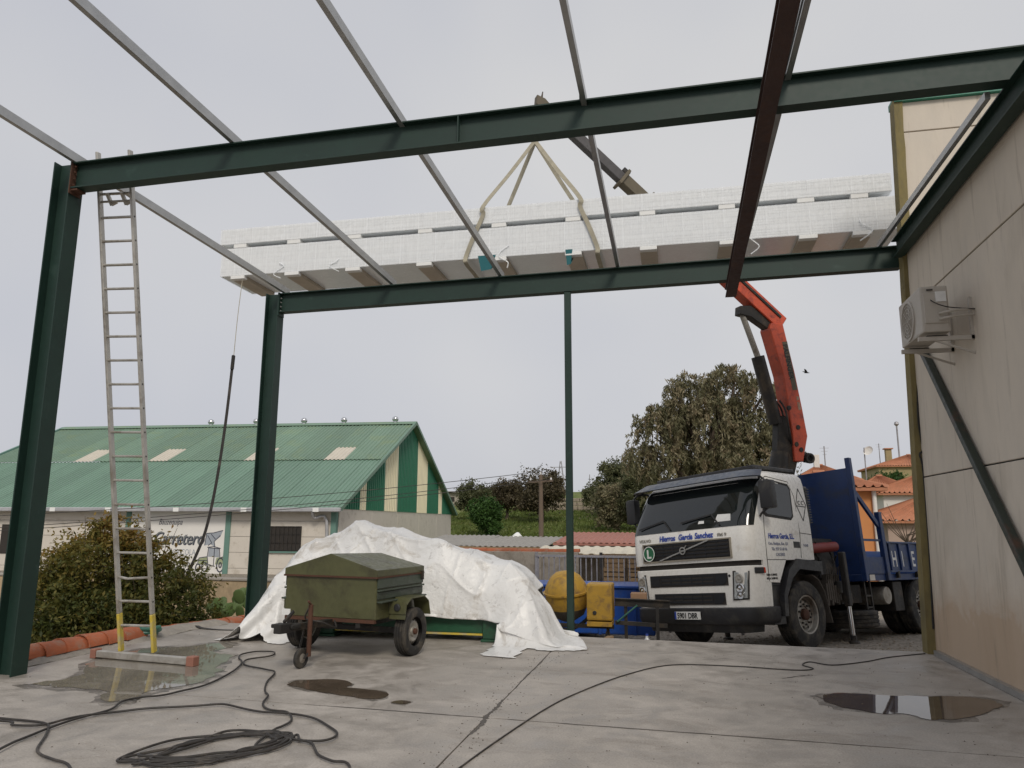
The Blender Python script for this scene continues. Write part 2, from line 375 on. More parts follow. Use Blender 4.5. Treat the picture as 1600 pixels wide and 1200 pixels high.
# ------------------------------------------------------------------ mesh helpers
def basis(d, up=(0, 0, 1)):
    d = Vector(d).normalized(); up = Vector(up)
    if abs(d.dot(up)) > 0.999: up = Vector((0, 1, 0))
    x = d.cross(up).normalized()
    return x, x.cross(d).normalized(), d          # right, up, forward
class MB:
    def __init__(s): s.v = []; s.f = []; s.mi = []
    def add(s, vs, fs, mi=0):
        o = len(s.v); s.v += [tuple(p) for p in vs]
        s.f += [tuple(i + o for i in f) for f in fs]; s.mi += [mi] * len(fs)
        return s
    def bx(s, x0, x1, y0, y1, z0, z1, mi=0):
        return s.add([(x0, y0, z0), (x1, y0, z0), (x1, y1, z0), (x0, y1, z0), (x0, y0, z1), (x1, y0, z1), (x1, y1, z1), (x0, y1, z1)],
                     [(0, 3, 2, 1), (4, 5, 6, 7), (0, 1, 5, 4), (1, 2, 6, 5), (2, 3, 7, 6), (3, 0, 4, 7)], mi)
    def bar(s, p0, p1, w, h, up=(0, 0, 1), mi=0, w1=None, h1=None):
        x, u, d = basis(Vector(p1) - Vector(p0), up)
        w1 = w if w1 is None else w1; h1 = h if h1 is None else h1
        vs = []
        for p, a, c in ((Vector(p0), w, h), (Vector(p1), w1, h1)):
            vs += [p + x * sx * a / 2 + u * su * c / 2 for sx, su in ((-1, -1), (1, -1), (1, 1), (-1, 1))]
        return s.add(vs, [(3, 2, 1, 0), (4, 5, 6, 7), (0, 1, 5, 4), (1, 2, 6, 5), (2, 3, 7, 6), (3, 0, 4, 7)], mi)
    def ext(s, poly, p0, p1, up=(0, 0, 1), mi=0):
        """extrude a 2-D polygon (right, up) from p0 to p1"""
        x, u, d = basis(Vector(p1) - Vector(p0), up)
        n = len(poly)
        vs = [Vector(p) + x * a + u * c for p in (p0, p1) for a, c in poly]
        fs = [tuple(range(n - 1, -1, -1)), tuple(range(n, 2 * n))] + [(i, (i + 1) % n, (i + 1) % n + n, i + n) for i in range(n)]
        return s.add(vs, fs, mi)
    def ibeam(s, p0, p1, h, w, tf, tw, up=(0, 0, 1), mi=0):
        a, c, t, q = w / 2, h / 2, tf, tw / 2
        poly = [(-a, -c), (a, -c), (a, -c + t), (q, -c + t), (q, c - t), (a, c - t), (a, c), (-a, c), (-a, c - t), (-q, c - t), (-q, -c + t), (-a, -c + t)]
        x, u, d = basis(Vector(p1) - Vector(p0), up)
        n = 12
        vs = [Vector(p) + x * i + u * j for p in (p0, p1) for i, j in poly]
        fs = [(i, (i + 1) % n, (i + 1) % n + n, i + n) for i in range(n)]
        for o, fl in ((0, True), (n, False)):
            for q4 in ((0, 1, 2, 11), (11, 2, 3, 10), (10, 3, 4, 9), (9, 4, 5, 8), (8, 5, 6, 7)):
                t4 = tuple(i + o for i in q4)
                fs.append(t4[::-1] if fl else t4)
        return s.add(vs, fs, mi)
    def tube(s, pts, r, n=8, closed=False, mi=0, caps=True):
        pts = [Vector(p) for p in pts]; m = len(pts)
        rs = r if isinstance(r, (list, tuple)) else [r] * m
        vs = []; up = Vector((0.3, 0.2, 1)).normalized()
        for i, p in enumerate(pts):
            a = pts[(i - 1) % m] if (i or closed) else p
            c = pts[(i + 1) % m] if (i < m - 1 or closed) else p
            d = (c - a)
            if d.length < 1e-9: d = Vector((0, 0, 1))
            d.normalize()
            x = d.cross(up)
            if x.length < 1e-3: x = d.cross(Vector((1, 0, 0)))
            x.normalize(); y = x.cross(d); up = y
            vs += [p + (x * math.cos(2 * math.pi * k / n) + y * math.sin(2 * math.pi * k / n)) * rs[i] for k in range(n)]
        fs = []
        for i in range(m if closed else m - 1):
            j = (i + 1) % m
            for k in range(n):
                fs.append((i * n + k, j * n + k, j * n + (k + 1) % n, i * n + (k + 1) % n))
        if caps and not closed: fs += [tuple(range(n)), tuple((m - 1) * n + k for k in range(n - 1, -1, -1))]
        return s.add(vs, fs, mi)
    def lathe(s, prof, n=24, M=None, mi=0, caps=True):
        """profile [(radius, height)] about local z, then matrix M"""
        M = M or Matrix.Identity(4); vs = []
        for r, z in prof:
            vs += [M @ Vector((r * math.cos(2 * math.pi * k / n), r * math.sin(2 * math.pi * k / n), z)) for k in range(n)]
        fs = []
        for i in range(len(prof) - 1):
            for k in range(n):
                fs.append((i * n + k, i * n + (k + 1) % n, (i + 1) * n + (k + 1) % n, (i + 1) * n + k))
        if caps:
            fs.append(tuple(range(n - 1, -1, -1))); fs.append(tuple((len(prof) - 1) * n + k for k in range(n)))
        return s.add(vs, fs, mi)
    def poly(s, pts, mi=0): return s.add(pts, [tuple(range(len(pts)))], mi)
    def mesh(s, name, mats, bevel=0.0, smooth=False, seg=1):
        me = bpy.data.meshes.new(name)
        me.from_pydata(s.v, [], s.f)
        for mm in (mats if isinstance(mats, (list, tuple)) else [mats]): me.materials.append(MATS[mm])
        if any(s.mi): me.polygons.foreach_set('material_index', s.mi)
        bm = bmesh.new(); bm.from_mesh(me)
        bmesh.ops.recalc_face_normals(bm, faces=bm.faces)
        if bevel:
            es = [e for e in bm.edges if len(e.link_faces) == 2 and e.calc_face_angle(0) > 0.5]
            if es: bmesh.ops.bevel(bm, geom=es, offset=bevel, segments=seg, affect='EDGES', profile=0.6, clamp_overlap=True)
        bm.to_mesh(me); bm.free()
        if smooth: smooth_mesh(me, 40 if smooth is True else smooth)
        return me
    def build(s, name, mats, parent=None, bevel=0.0, smooth=False, seg=1):
        return link(name, s.mesh(name, mats, bevel, smooth, seg), parent)
def smooth_mesh(me, ang=40):
    me.polygons.foreach_set('use_smooth', [True] * len(me.polygons))
    bm = bmesh.new(); bm.from_mesh(me)
    for e in bm.edges:
        if len(e.link_faces) == 2 and e.calc_face_angle(0) > R(ang): e.smooth = False
    bm.to_mesh(me); bm.free()
def link(name, me, parent=None, loc=None, rz=None):
    o = bpy.data.objects.new(name, me); COL.objects.link(o)
    if parent is not None: o.parent = parent
    if loc is not None: o.location = loc
    if rz is not None: o.rotation_euler.z = rz
    return o
def tag(o, label, cat, group=None):
    o['label'] = label; o['category'] = cat
    if group: o['group'] = group
    return o
def thing(name, label, cat, loc=(0, 0, 0), rz=0.0, group=None, M=None):
    o = bpy.data.objects.new(name, None); COL.objects.link(o)
    o.empty_display_size = 0.2
    if M is not None: o.matrix_world = M
    else: o.location = loc; o.rotation_euler.z = rz
    return tag(o, label, cat, group)
def structure(o): o['kind'] = 'structure'; return o
def stuff(o): o['kind'] = 'stuff'; return o
def text(name, s, size, M, mm, parent=None, ext=0.002, shear=0.0, xs=1.0, bold=0.0, align='LEFT'):
    cu = bpy.data.curves.new(name, 'FONT'); cu.body = s; cu.size = size; cu.extrude = ext; cu.shear = shear; cu.offset = bold
    cu.align_x = align; cu.resolution_u = 3
    o = bpy.data.objects.new(name + '_t', cu); COL.objects.link(o)
    bpy.context.view_layer.update()
    me = bpy.data.meshes.new_from_object(o.evaluated_get(bpy.context.evaluated_depsgraph_get()))
    bpy.data.objects.remove(o); bpy.data.curves.remove(cu)
    me.transform(M @ Matrix.Diagonal((xs, 1, 1, 1)))
    me.materials.clear(); me.materials.append(MATS[mm]); me.name = name
    return link(name, me, parent)
def frame_m(o, x, y):
    x = Vector(x).normalized(); y = Vector(y).normalized(); z = x.cross(y)
    return Matrix(((x.x, y.x, z.x, o[0]), (x.y, y.y, z.y, o[1]), (x.z, y.z, z.z, o[2]), (0, 0, 0, 1)))
def rotm(o, d, up=(0, 0, 1)):
    """matrix whose local z points along d"""
    x, u, d = basis(d, up)
    return Matrix(((x.x, u.x, d.x, o[0]), (x.y, u.y, d.y, o[1]), (x.z, u.z, d.z, o[2]), (0, 0, 0, 1)))
def spline(pts, k=6):
    pts = [Vector(p) for p in pts]; out = []
    for i in range(len(pts) - 1):
        a = pts[max(0, i - 1)]; b_ = pts[i]; c = pts[i + 1]; d = pts[min(len(pts) - 1, i + 2)]
        for j in range(k):
            t = j / k
            out.append(0.5 * ((2 * b_) + (c - a) * t + (2 * a - 5 * b_ + 4 * c - d) * t * t + (3 * b_ - a - 3 * c + d) * t ** 3))
    out.append(pts[-1]); return out
# ------------------------------------------------------------------ truck frame (needed by the ground under it)
_th, _ro, _pi = 0.7013, 0.0916, 0.0257
_nv = Vector((-math.sin(_th) * math.cos(_pi), -math.cos(_th) * math.cos(_pi), math.sin(_pi)))
_sv = Vector((math.cos(_th), -math.sin(_th), 0))
_uv = _sv.cross(-_nv)
_sv2 = _sv * math.cos(_ro) + _uv * math.sin(_ro)
_uv2 = -_sv * math.sin(_ro) + _uv * math.cos(_ro)
TO = Vector((0.221, 12.863, -0.464))
TM = Matrix(((_sv2.x, -_nv.x, _uv2.x, TO.x), (_sv2.y, -_nv.y, _uv2.y, TO.y), (_sv2.z, -_nv.z, _uv2.z, TO.z), (0, 0, 0, 1)))

# ------------------------------------------------------------------ ground
FAR = [(-1e5, -.38), (36, -.38), (46, -.2), (55, .45), (72, 1.7), (90, 3.3), (110, 5.0), (160, 8.2), (300, 12), (900, 15), (1e5, 15)]
def lerp_tab(t, x):
    for (a, va), (c, vc) in zip(t, t[1:]):
        if x <= c: return va + (vc - va) * (x - a) / (c - a)
    return t[-1][1]
def gz(x, y):
    z = lerp_tab(FAR, y)
    if y > 36: z += 0.5 * (noise.noise(Vector((x * .05, y * .05, 0)))) * min(1, (y - 36) / 20)
    lx, ly = x - TO.x, y - TO.y
    ly2 = lx * math.sin(_th) + ly * math.cos(_th); lx2 = lx * math.cos(_th) - ly * math.sin(_th)
    d = max(abs(ly2 - 4) / 6.5, abs(lx2) / 2.6)
    w = 1 if d < 1 else max(0, 1 - (d - 1) / .6)
    w = w * w * (3 - 2 * w)
    zp = TO.z - (_uv2.x * lx + _uv2.y * ly) / _uv2.z
    z = z * (1 - w) + zp * w
    if x < -7.3: z -= 0.12 * min(1, (-7.3 - x) / 2)
    return z + 0.012 * noise.noise(Vector((x * 1.7, y * 1.7, 3)))
def axis(lo, hi, fine0, fine1, step, grow=1.22):
    a = list(np.arange(fine0, fine1 + 1e-6, step))
    s = step; x = fine1
    while x < hi: s *= grow; x += s; a.append(x)
    s = step; x = fine0; pre = []
    while x > lo: s *= grow; x -= s; pre.append(x)
    return pre[::-1] + a
xs_ = axis(-900, 900, -16, 12, 0.4); ys_ = axis(-300, 1500, 9, 24, 0.4, 1.09)
g = MB()
g.v = [(x, y, gz(x, y)) for y in ys_ for x in xs_]
W = len(xs_)
g.f = [(j * W + i, j * W + i + 1, (j + 1) * W + i + 1, (j + 1) * W + i) for j in range(len(ys_) - 1) for i in range(W - 1)]
g.mi = [0] * len(g.f)
structure(g.build('ground', 'terrain', smooth=180))

# loose stones in the yard
def stones(n, area, smin, smax, seed):
    rnd = random.Random(seed); mb = MB()
    ico = [(0, 0, 1), (.9, 0, .2), (.3, .85, .25), (-.7, .5, .2), (-.7, -.5, .25), (.3, -.85, .2), (0, 0, -.6)]
    fs = [(0, 1, 2), (0, 2, 3), (0, 3, 4), (0, 4, 5), (0, 5, 1), (6, 2, 1), (6, 3, 2), (6, 4, 3), (6, 5, 4), (6, 1, 5)]
    for i in range(n):
        x = rnd.uniform(area[0], area[1]); y = rnd.uniform(area[2], area[3])
        s = smin + (smax - smin) * rnd.random() ** 3
        a = rnd.uniform(0, 6.28); z = gz(x, y)
        mb.add([(x + s * (p[0] * math.cos(a) - p[1] * math.sin(a)) * rnd.uniform(.8, 1.3), y + s * (p[0] * math.sin(a) + p[1] * math.cos(a)), z + s * p[2] * rnd.uniform(.6, 1)) for p in ico], fs)
    return mb
mat('pebble', (0.27, 0.225, 0.17), 0.9, var=0.35, scale=9, fine=30)
o = stuff(stones(3800, (-3.5, 6.5, 10.85, 17), .008, .035, 3).build('gravel', 'pebble'))
o['label'] = 'loose brown gravel on the yard beyond the concrete slab'

# ------------------------------------------------------------------ concrete slab in four bays with sawn joints
slab = structure(bpy.data.objects.new('concrete_slab', None)); COL.objects.link(slab)
def yj(x): return 6.20 - 0.050 * (x + 0.5)
def rough_edge(a, c, n, amp, seed):
    rnd = random.Random(seed); out = []
    for i in range(n + 1):
        t = i / n; k = 0 if i in (0, n) else amp
        out.append((a[0] + (c[0] - a[0]) * t + rnd.uniform(-k, k), a[1] + (c[1] - a[1]) * t + rnd.uniform(-k, k)))
    return out[:-1]
gp = 0.007
def bay(c0, c1, c2, c3, seed):
    pts = rough_edge(c0, c1, 40, .003, seed) + rough_edge(c1, c2, 40, .003, seed + 1) + rough_edge(c2, c3, 40, .003, seed + 2) + rough_edge(c3, c0, 40, .003, seed + 3)
    mb = MB(); n = len(pts)
    mb.v = [(x, y, 0) for x, y in pts] + [(x, y, -.6) for x, y in pts]
    mb.f = [tuple(range(n))] + [(i, (i + 1) % n, (i + 1) % n + n, i + n) for i in range(n)]
    mb.mi = [0] * len(mb.f)
    return mb.build('slab_bay', 'concrete', slab)
XJ = -1.56
bay((-6.86, -4), (XJ - gp, -4), (XJ - gp, yj(XJ) - gp), (-6.86, yj(-6.86) - gp), 11)
bay((XJ + gp, -4), (2.99, -4), (2.99, yj(3) - gp), (XJ + gp, yj(XJ) - gp), 21)
bay((-6.86, yj(-6.86) + gp), (XJ - gp, yj(XJ) + gp), (XJ - gp, 10.82), (-6.9, 10.95), 31)
bay((XJ + gp, yj(XJ) + gp), (2.99, yj(3) + gp), (3.2, 10.55), (XJ + gp, 10.82), 41)

mat('crack_filler', (0.11, 0.098, 0.085), 0.8, var=0.3)
def crack(path, w, seed):
    rnd = random.Random(seed); L = spline([(x, y, 0) for x, y in path], 9); a_ = []; c_ = []
    for i, p in enumerate(L):
        k = w * (.25 + .75 * rnd.random()) * math.sin(math.pi * min(1, max(.05, i / (len(L) - 1)))) ** .5
        d = (L[min(i + 1, len(L) - 1)] - L[max(0, i - 1)]).normalized(); n_ = Vector((-d.y, d.x, 0)); p = p + n_ * rnd.uniform(-.3, .3) * w
        a_.append((p.x + n_.x * k, p.y + n_.y * k, .0025)); c_.append((p.x - n_.x * k, p.y - n_.y * k, .0025))
    mb = MB(); n = len(a_); mb.v = a_ + c_; mb.f = [(i, i + 1, n + i + 1, n + i) for i in range(n - 1)]; mb.mi = [0] * len(mb.f)
    return mb.build('joint_repair', 'crack_filler', slab)
crack([(XJ - .01, 6.9), (XJ + .01, 6.6), (XJ - .005, 6.3), (XJ + .02, 6.0), (XJ, 5.7)], .028, 1)
crack([(XJ, 9.3), (XJ + .01, 8.6), (XJ - .005, 8.0), (XJ, 7.4)], .012, 2)
crack([(-3.2, yj(-3.2)), (-2.5, yj(-2.5) + .005), (-1.9, yj(-1.9)), (-1.56, yj(-1.56))], .012, 3)
crack([(-1.5, yj(-1.5)), (-.8, yj(-.8) - .004), (.4, yj(.4)), (1.6, yj(1.6))], .012, 4)
crack([(1.0, 8.45), (1.18, 8.62), (1.33, 8.72)], .02, 5)
def blob(pts, k=7, amp=0.02, seed=1):
    sp = spline(pts + pts[:1], k)[:-1]
    return [(p.x + amp * noise.noise(Vector((p.x * 7, p.y * 7, seed))) * 2 + amp * noise.noise(Vector((p.x * 23, p.y * 23, seed))), p.y + amp * noise.noise(Vector((p.x * 7, p.y * 7, seed + 9))) * 2.5) for p in [Vector((q[0], q[1], 0)) for q in sp]]
def puddle(pts, mm, label, amp=0.02, seed=1):
    o = MB().poly([(x, y, 0.0045) for x, y in blob(pts, 7, amp, seed)]).build('puddle', mm)
    structure(o); o['label'] = label
    cx0 = sum(p[0] for p in pts) / len(pts); cy0 = sum(p[1] for p in pts) / len(pts)
    rim = blob([(cx0 + (x - cx0) * 1.09 + .03 * math.sin(9 * y), cy0 + (y - cy0) * 1.10 + .03 * math.sin(8 * x)) for x, y in pts], 7, amp * 1.6, seed + 50)
    o = structure(MB().poly([(x, y, 0.002) for x, y in rim]).build('damp_patch', 'damp')); o['label'] = 'damp darker concrete round a puddle'
puddle([(-6.22, 6.5), (-5.98, 6.85), (-6.42, 7.6), (-6.5, 8.5), (-6.1, 8.75), (-5.83, 9.14), (-5.55, 8.95), (-5.5, 8.5), (-5.15, 8.34), (-4.98, 7.85), (-4.7, 7.3), (-4.62, 6.85), (-4.8, 6.49), (-4.72, 6.1), (-5.05, 6.08), (-5.25, 6.38), (-5.85, 6.44)], 'puddle_clear', 'wide shallow puddle round the foot of the ladder', .035, 2)
puddle([(-3.74, 7.02), (-3.71, 7.22), (-3.35, 7.36), (-3.14, 7.18), (-3.10, 7.04), (-2.78, 6.97), (-2.6, 6.79), (-2.71, 6.64), (-2.98, 6.70), (-3.44, 6.86)], 'puddle_mud', 'brown muddy puddle in front of the trailer', .012, 5)
puddle([(-2.5, 6.56), (-2.44, 6.66), (-2.33, 6.62), (-2.38, 6.52)], 'puddle_mud', 'small round muddy puddle beside the larger brown one', .008, 8)
puddle([(1.21, 7.69), (1.42, 7.87), (1.91, 7.86), (2.32, 7.95), (2.62, 7.92), (2.74, 7.76), (2.54, 7.42), (2.19, 7.08), (1.93, 7.02), (1.80, 7.16), (1.58, 7.13), (1.27, 7.35)], 'puddle_mud', 'muddy puddle near the foot of the precast wall', .02, 13)

# grit and crumbs scattered over the slab
rnd = random.Random(90); gm = MB()
for i in range(1500):
    x = rnd.uniform(-6.6, 2.9); y = 3.6 + 7 * rnd.random(); r_ = .003 + .008 * rnd.random() ** 3; a = rnd.uniform(0, 6.28); h = r_ * rnd.uniform(.4, 1)
    if rnd.random() < .3: x = XJ + rnd.gauss(0, .12)
    pts = [(x + r_ * math.cos(a + k * 1.57) * rnd.uniform(.6, 1.3), y + r_ * math.sin(a + k * 1.57) * rnd.uniform(.6, 1.3), .0004) for k in range(4)]
    gm.add(pts + [(x, y, h)], [(0, 1, 4), (1, 2, 4), (2, 3, 4), (3, 0, 4)])
o = stuff(gm.build('grit', 'grit')); o['label'] = 'fine grit and crumbs scattered on the concrete slab'
# ------------------------------------------------------------------ precast building on the right
def wx(z): return 3.025 + 0.020 * z
def cx_(z): return 2.945 + 0.029 * z
bld = thing('precast_building', 'beige precast concrete panel building with an ochre foam corner and taller front wall', 'building', (3, 10.5, 0))
def loc(mb, o=(3, 10.5, 0)):
    mb.v = [(a - o[0], c - o[1], d - o[2]) for a, c, d in mb.v]; return mb
def wall_box(y0, y1, z0, z1, t=.2, off=0.0):
    mb = MB()
    return mb.add([(wx(z0) + off, y0, z0), (wx(z0) + t, y0, z0), (wx(z0) + t, y1, z0), (wx(z0) + off, y1, z0), (wx(z1) + off, y0, z1), (wx(z1) + t, y0, z1), (wx(z1) + t, y1, z1), (wx(z1) + off, y1, z1)],
                  [(0, 3, 2, 1), (4, 5, 6, 7), (0, 1, 5, 4), (1, 2, 6, 5), (2, 3, 7, 6), (3, 0, 4, 7)])
for z0, z1 in ((-.4, 2.13), (2.145, 4.345), (4.36, 5.5)):
    for y0, y1 in ((-4, 2.9), (2.912, 10.42)):
        loc(wall_box(y0, y1, z0, z1)).build('wall_panel', 'wall_panel', bld, bevel=.006)
loc(wall_box(-4, 10.4, -.4, 5.45, .19, .02)).build('wall_core', 'joint_dark', bld)
for z0, z1 in ((-.4, 2.13), (2.145, 4.5), (4.515, 6.85), (6.865, 7.30)):
    mb = MB(); a, c = cx_(z0) + .09, cx_(z1) + .09
    y0, y1 = 10.43, 10.62
    mb.add([(a, y0, z0), (11, y0, z0), (11, y1, z0), (a, y1, z0), (c, y0, z1), (11, y0, z1), (11, y1, z1), (c, y1, z1)], [(0, 3, 2, 1), (4, 5, 6, 7), (0, 1, 5, 4), (1, 2, 6, 5), (2, 3, 7, 6), (3, 0, 4, 7)])
    loc(mb).build('front_panel', 'wall_panel', bld, bevel=.006)
mb = MB(); rnd = random.Random(4)
for i in range(30):                      # foam-filled corner edge, uneven
    z0, z1 = i * .245, (i + 1) * .245
    d, d1 = (.008 * noise.noise(Vector((0, 0, z * 3.1))) for z in (z0, z1))
    mb.bar((cx_(z0) + .04 + d, 10.50, z0), (cx_(z1) + .04 + d1, 10.50, z1), .11 + d, .2 + d, up=(0, 1, 0), w1=.11 + d1, h1=.2 + d1)
loc(mb).build('corner_edge', 'ochre_foam', bld)
mb = MB(); mb.bar((cx_(7.3) - .01, 10.52, 7.345), (11, 10.52, 7.345), .30, .09)
loc(mb).build('coping', 'green_trim', bld)
mb = MB(); mb.bar((wx(0) - .03, 7.62, .035), (wx(0) - .03, 10.3, .035), .055, .06)
loc(mb).build('base_rail', 'galvanised', bld)
mb = MB(); mb.bx(3.12, 11, -4, 10.42, 5.3, 5.38)
loc(mb).build('roof', 'roof_grey', bld)
mb = MB(); mb.bx(10.9, 11, -4, 10.42, -.4, 5.29)
loc(mb).build('rear_wall', 'wall_panel', bld)
mb = MB(); mb.tube(spline([(cx_(z) + .04 + d, 10.388, z) for z, d in ((4.6, .02), (3.6, .03), (2.9, .0), (2.5, .03), (2.42, -.01), (2.2, .02), (1.2, .03), (.3, .02))]), .012, 6)
loc(mb).build('downlead', 'black_rubber', bld, smooth=True)

# air-conditioner on brackets
ac = thing('air_conditioner', 'outdoor air-conditioning unit on wall brackets under the joint of the precast wall', 'air conditioner', (2.72, 8.74, 3.5))
def lo(mb, o=(2.72, 8.74, 3.5)): return loc(mb, o)
lo(MB().bx(2.6, 2.87, 8.36, 9.14, 3.53, 4.03)).build('casing', 'ac_white', ac, bevel=.02, seg=2)
fn = MB(); Mf = rotm((2.599, 8.82, 3.77), (-1, 0, 0))
fn.lathe([(.225, 0), (.225, .014), (.20, .014), (.20, 0)], 28, Mf, caps=False)
for r_ in (.05, .09, .13, .17): fn.lathe([(r_, .004), (r_, .012), (r_ + .006, .012), (r_ + .006, .004)], 24, Mf, caps=False)
for k in range(8):
    a = k * math.pi / 4; fn.bar(Mf @ Vector((0, 0, .008)), Mf @ Vector((.21 * math.cos(a), .21 * math.sin(a), .008)), .006, .006, up=(1, 0, 0))
lo(fn).build('fan_guard', 'ac_white', ac)
lo(MB().lathe([(.198, .002), (.198, .004)], 28, Mf)).build('fan_opening', 'ac_shade', ac)
lo(MB().bx(2.62, 2.85, 8.345, 8.36, 3.62, 3.96)).build('service_cover', 'ac_white', ac, bevel=.01)
lo(MB().bx(2.74, 2.84, 8.336, 8.345, 3.85, 3.96)).build('rating_label', 'print_white', ac)
lo(MB().bx(2.66, 2.72, 8.338, 8.3455, 3.975, 3.99)).build('handle_slot', 'joint_dark', ac)
for y in (8.42, 9.02):
    br = MB(); br.bar((2.56, y, 3.47), (3.12, y, 3.47), .04, .045); br.bar((3.085, y, 3.45), (3.095, y, 3.9), .04, .04, up=(0, 1, 0))
    br.bar((2.7, y, 3.46), (3.10, y, 3.3), .02, .02)
    lo(br).build('bracket', 'ac_white', ac)
for y in (8.42, 9.02): lo(MB().bx(2.64, 2.84, y - .03, y + .03, 3.4925, 3.502)).build('foot', 'black_rubber', ac)
pp = MB()
for dz in (0, .06): pp.tube(spline([(2.76, 8.34, 3.72 - dz), (2.82, 8.27, 3.72 - dz), (2.94, 8.30, 3.74 - dz), (3.12, 8.36, 3.76 - dz)]), .012, 8)
lo(pp).build('refrigerant_pipe', 'ac_white', ac, smooth=True)
lo(MB().tube(spline([(2.69, 8.355, 3.88), (2.73, 8.30, 3.82), (2.85, 8.29, 3.77), (3.12, 8.34, 3.75)]), .006, 6)).build('power_cable', 'cable_black', ac, smooth=True)

# ------------------------------------------------------------------ steel frame
fr = thing('steel_frame', 'green painted steel portal frame with grey purlins, open to the sky', 'frame', (-6.7, 6.8, 0))
FO = (-6.7, 6.8, 0)
def fl(mb): return loc(mb, FO)
YF, YB = 6.70, 10.60
# front: outer face of the beam at YF; beam 0.35 deep
def zf(x): return 5.575 + (x + 6.6) * 0.0105
def zb(x): return 5.19 + (x + 6.3) * 0.0115
fl(MB().ibeam((-6.60, YF + .075, zf(-6.6) - .157), (3.4, YF + .075, zf(3.4) - .157), .315, .15, .014, .008)).build('front_beam', 'green_steel', fr)
fl(MB().ibeam((-6.15, YB + .075, zb(-6.15) - .157), (3.10, YB + .075, zb(3.10) - .157), .315, .15, .014, .008)).build('rear_beam', 'green_steel', fr)
fl(MB().ibeam((-6.72, YF + .10, 0), (-6.72, YF + .10, 5.60), .24, .20, .015, .009, up=(1, 0, 0))).build('front_column', 'green_steel', fr)
fl(MB().ibeam((-6.28, YB + .09, 0), (-6.28, YB + .09, 5.20), .23, .19, .015, .009, up=(1, 0, 0))).build('rear_column', 'green_steel', fr)
cl = MB(); cl.bx(-6.60, -6.50, YF + .01, YF + .14, 5.235, 5.255); cl.bx(-6.597, -6.585, YF - .01, YF + .16, 5.20, 5.57)
fl(cl).build('beam_seat', 'rust', fr)
cl = MB(); cl.bx(-6.165, -6.15, YB - .01, YB + .17, 4.82, 5.2)
fl(cl).build('end_plate', 'green_steel', fr)
fl(MB().bx(-2.03, -2.018, YF - .002, YF + .05, zf(-2) - .30, zf(-2) - .016)).build('splice_weld', 'green_steel', fr)
for x, z in [(-6.141, 4.90 + .07 * k) for k in range(4)]:
    for y in (YB + .03, YB + .125): fl(MB().lathe([(.013, 0), (.013, .012), (.006, .013), (.006, .02)], 6, rotm((x, y, z), (1, 0, 0)))).build('bolt', 'galvanised', fr)
for z in (5.30, 5.38, 5.46, 5.53):
    fl(MB().lathe([(.013, 0), (.013, .012), (.006, .013), (.006, .02)], 6, rotm((-6.575, YF + .03, z), (1, 0, 0)))).build('bolt', 'rust', fr)
fl(MB().bar((-1.47, YB + .06, -.1), (-1.47, YB + .06, 4.93), .095, .095, up=(0, 1, 0))).build('middle_post', 'green_steel', fr, bevel=.006)
PUR = [((-6.58, 5.63), (-6.12, 5.27)), ((-4.58, 5.65), (-4.26, 5.29)), ((-2.65, 5.65), (-2.50, 5.30)), ((-0.75, 5.66), (-0.72, 5.32)), ((1.16, 5.69), (1.05, 5.34))]
for (xf, zf_), (xb, zb_) in PUR:
    a = Vector((xf, YF, zf_)); c = Vector((xb, YB, zb_)); d = (c - a)
    p0 = a - d * 2.2; p1 = c + d * .045
    pm = MB()                                  # cold-formed C purlin: web, two flanges, lips
    x_, u_, d_ = basis(p1 - p0)
    for (w, h, ox, oz) in ((.004, .10, .026, 0), (.052, .004, 0, .048), (.052, .004, 0, -.048), (.004, .018, -.024, .039), (.004, .018, -.024, -.039)):
        pm.bar(p0 + x_ * ox + u_ * oz, p1 + x_ * ox + u_ * oz, w, h)
    fl(pm).build('purlin', 'galvanised', fr)
a = Vector((2.85, YF, 5.325)); c = Vector((2.87, YB, 5.345)); d = c - a
fl(MB().bar(a + d * .045, c + d * .03, .045, .07)).build('purlin', 'galvanised', fr)
fl(MB().ibeam((3.04, -4, 5.42), (3.03, YB - .14, 5.19), .24, .13, .014, .009)).build('wall_beam', 'green_steel', fr)
a = Vector((0.925, YF, 5.225)); c = Vector((0.875, YB, 4.835)); d = c - a
fl(MB().ibeam(a - d * 1.9, c + d * .05, .13, .15, .012, .012)).build('runway_beam', 'red_oxide', fr)
for p in (a, c):
    fl(MB().bx(p.x - .05, p.x + .05, p.y + .03, p.y + .12, p.z + .055, p.z + .10)).build('hanger_plate', 'red_oxide', fr)
fl(MB().bar((3.05, 10.02, 3.80), (2.96, 6.45, 0.0), .075, .085)).build('diagonal_brace', 'brace_dark', fr, bevel=.006)
for i, (xf, zz) in enumerate([(-6.58, 5.60), (-4.58, 5.61), (-2.65, 5.63), (-.75, 5.65), (1.16, 5.67)]):
    fl(MB().bx(xf - .045, xf - .035, YF + .04, YF + .11, zz - .03, zz + .06)).build('purlin_cleat', 'green_steel', fr)

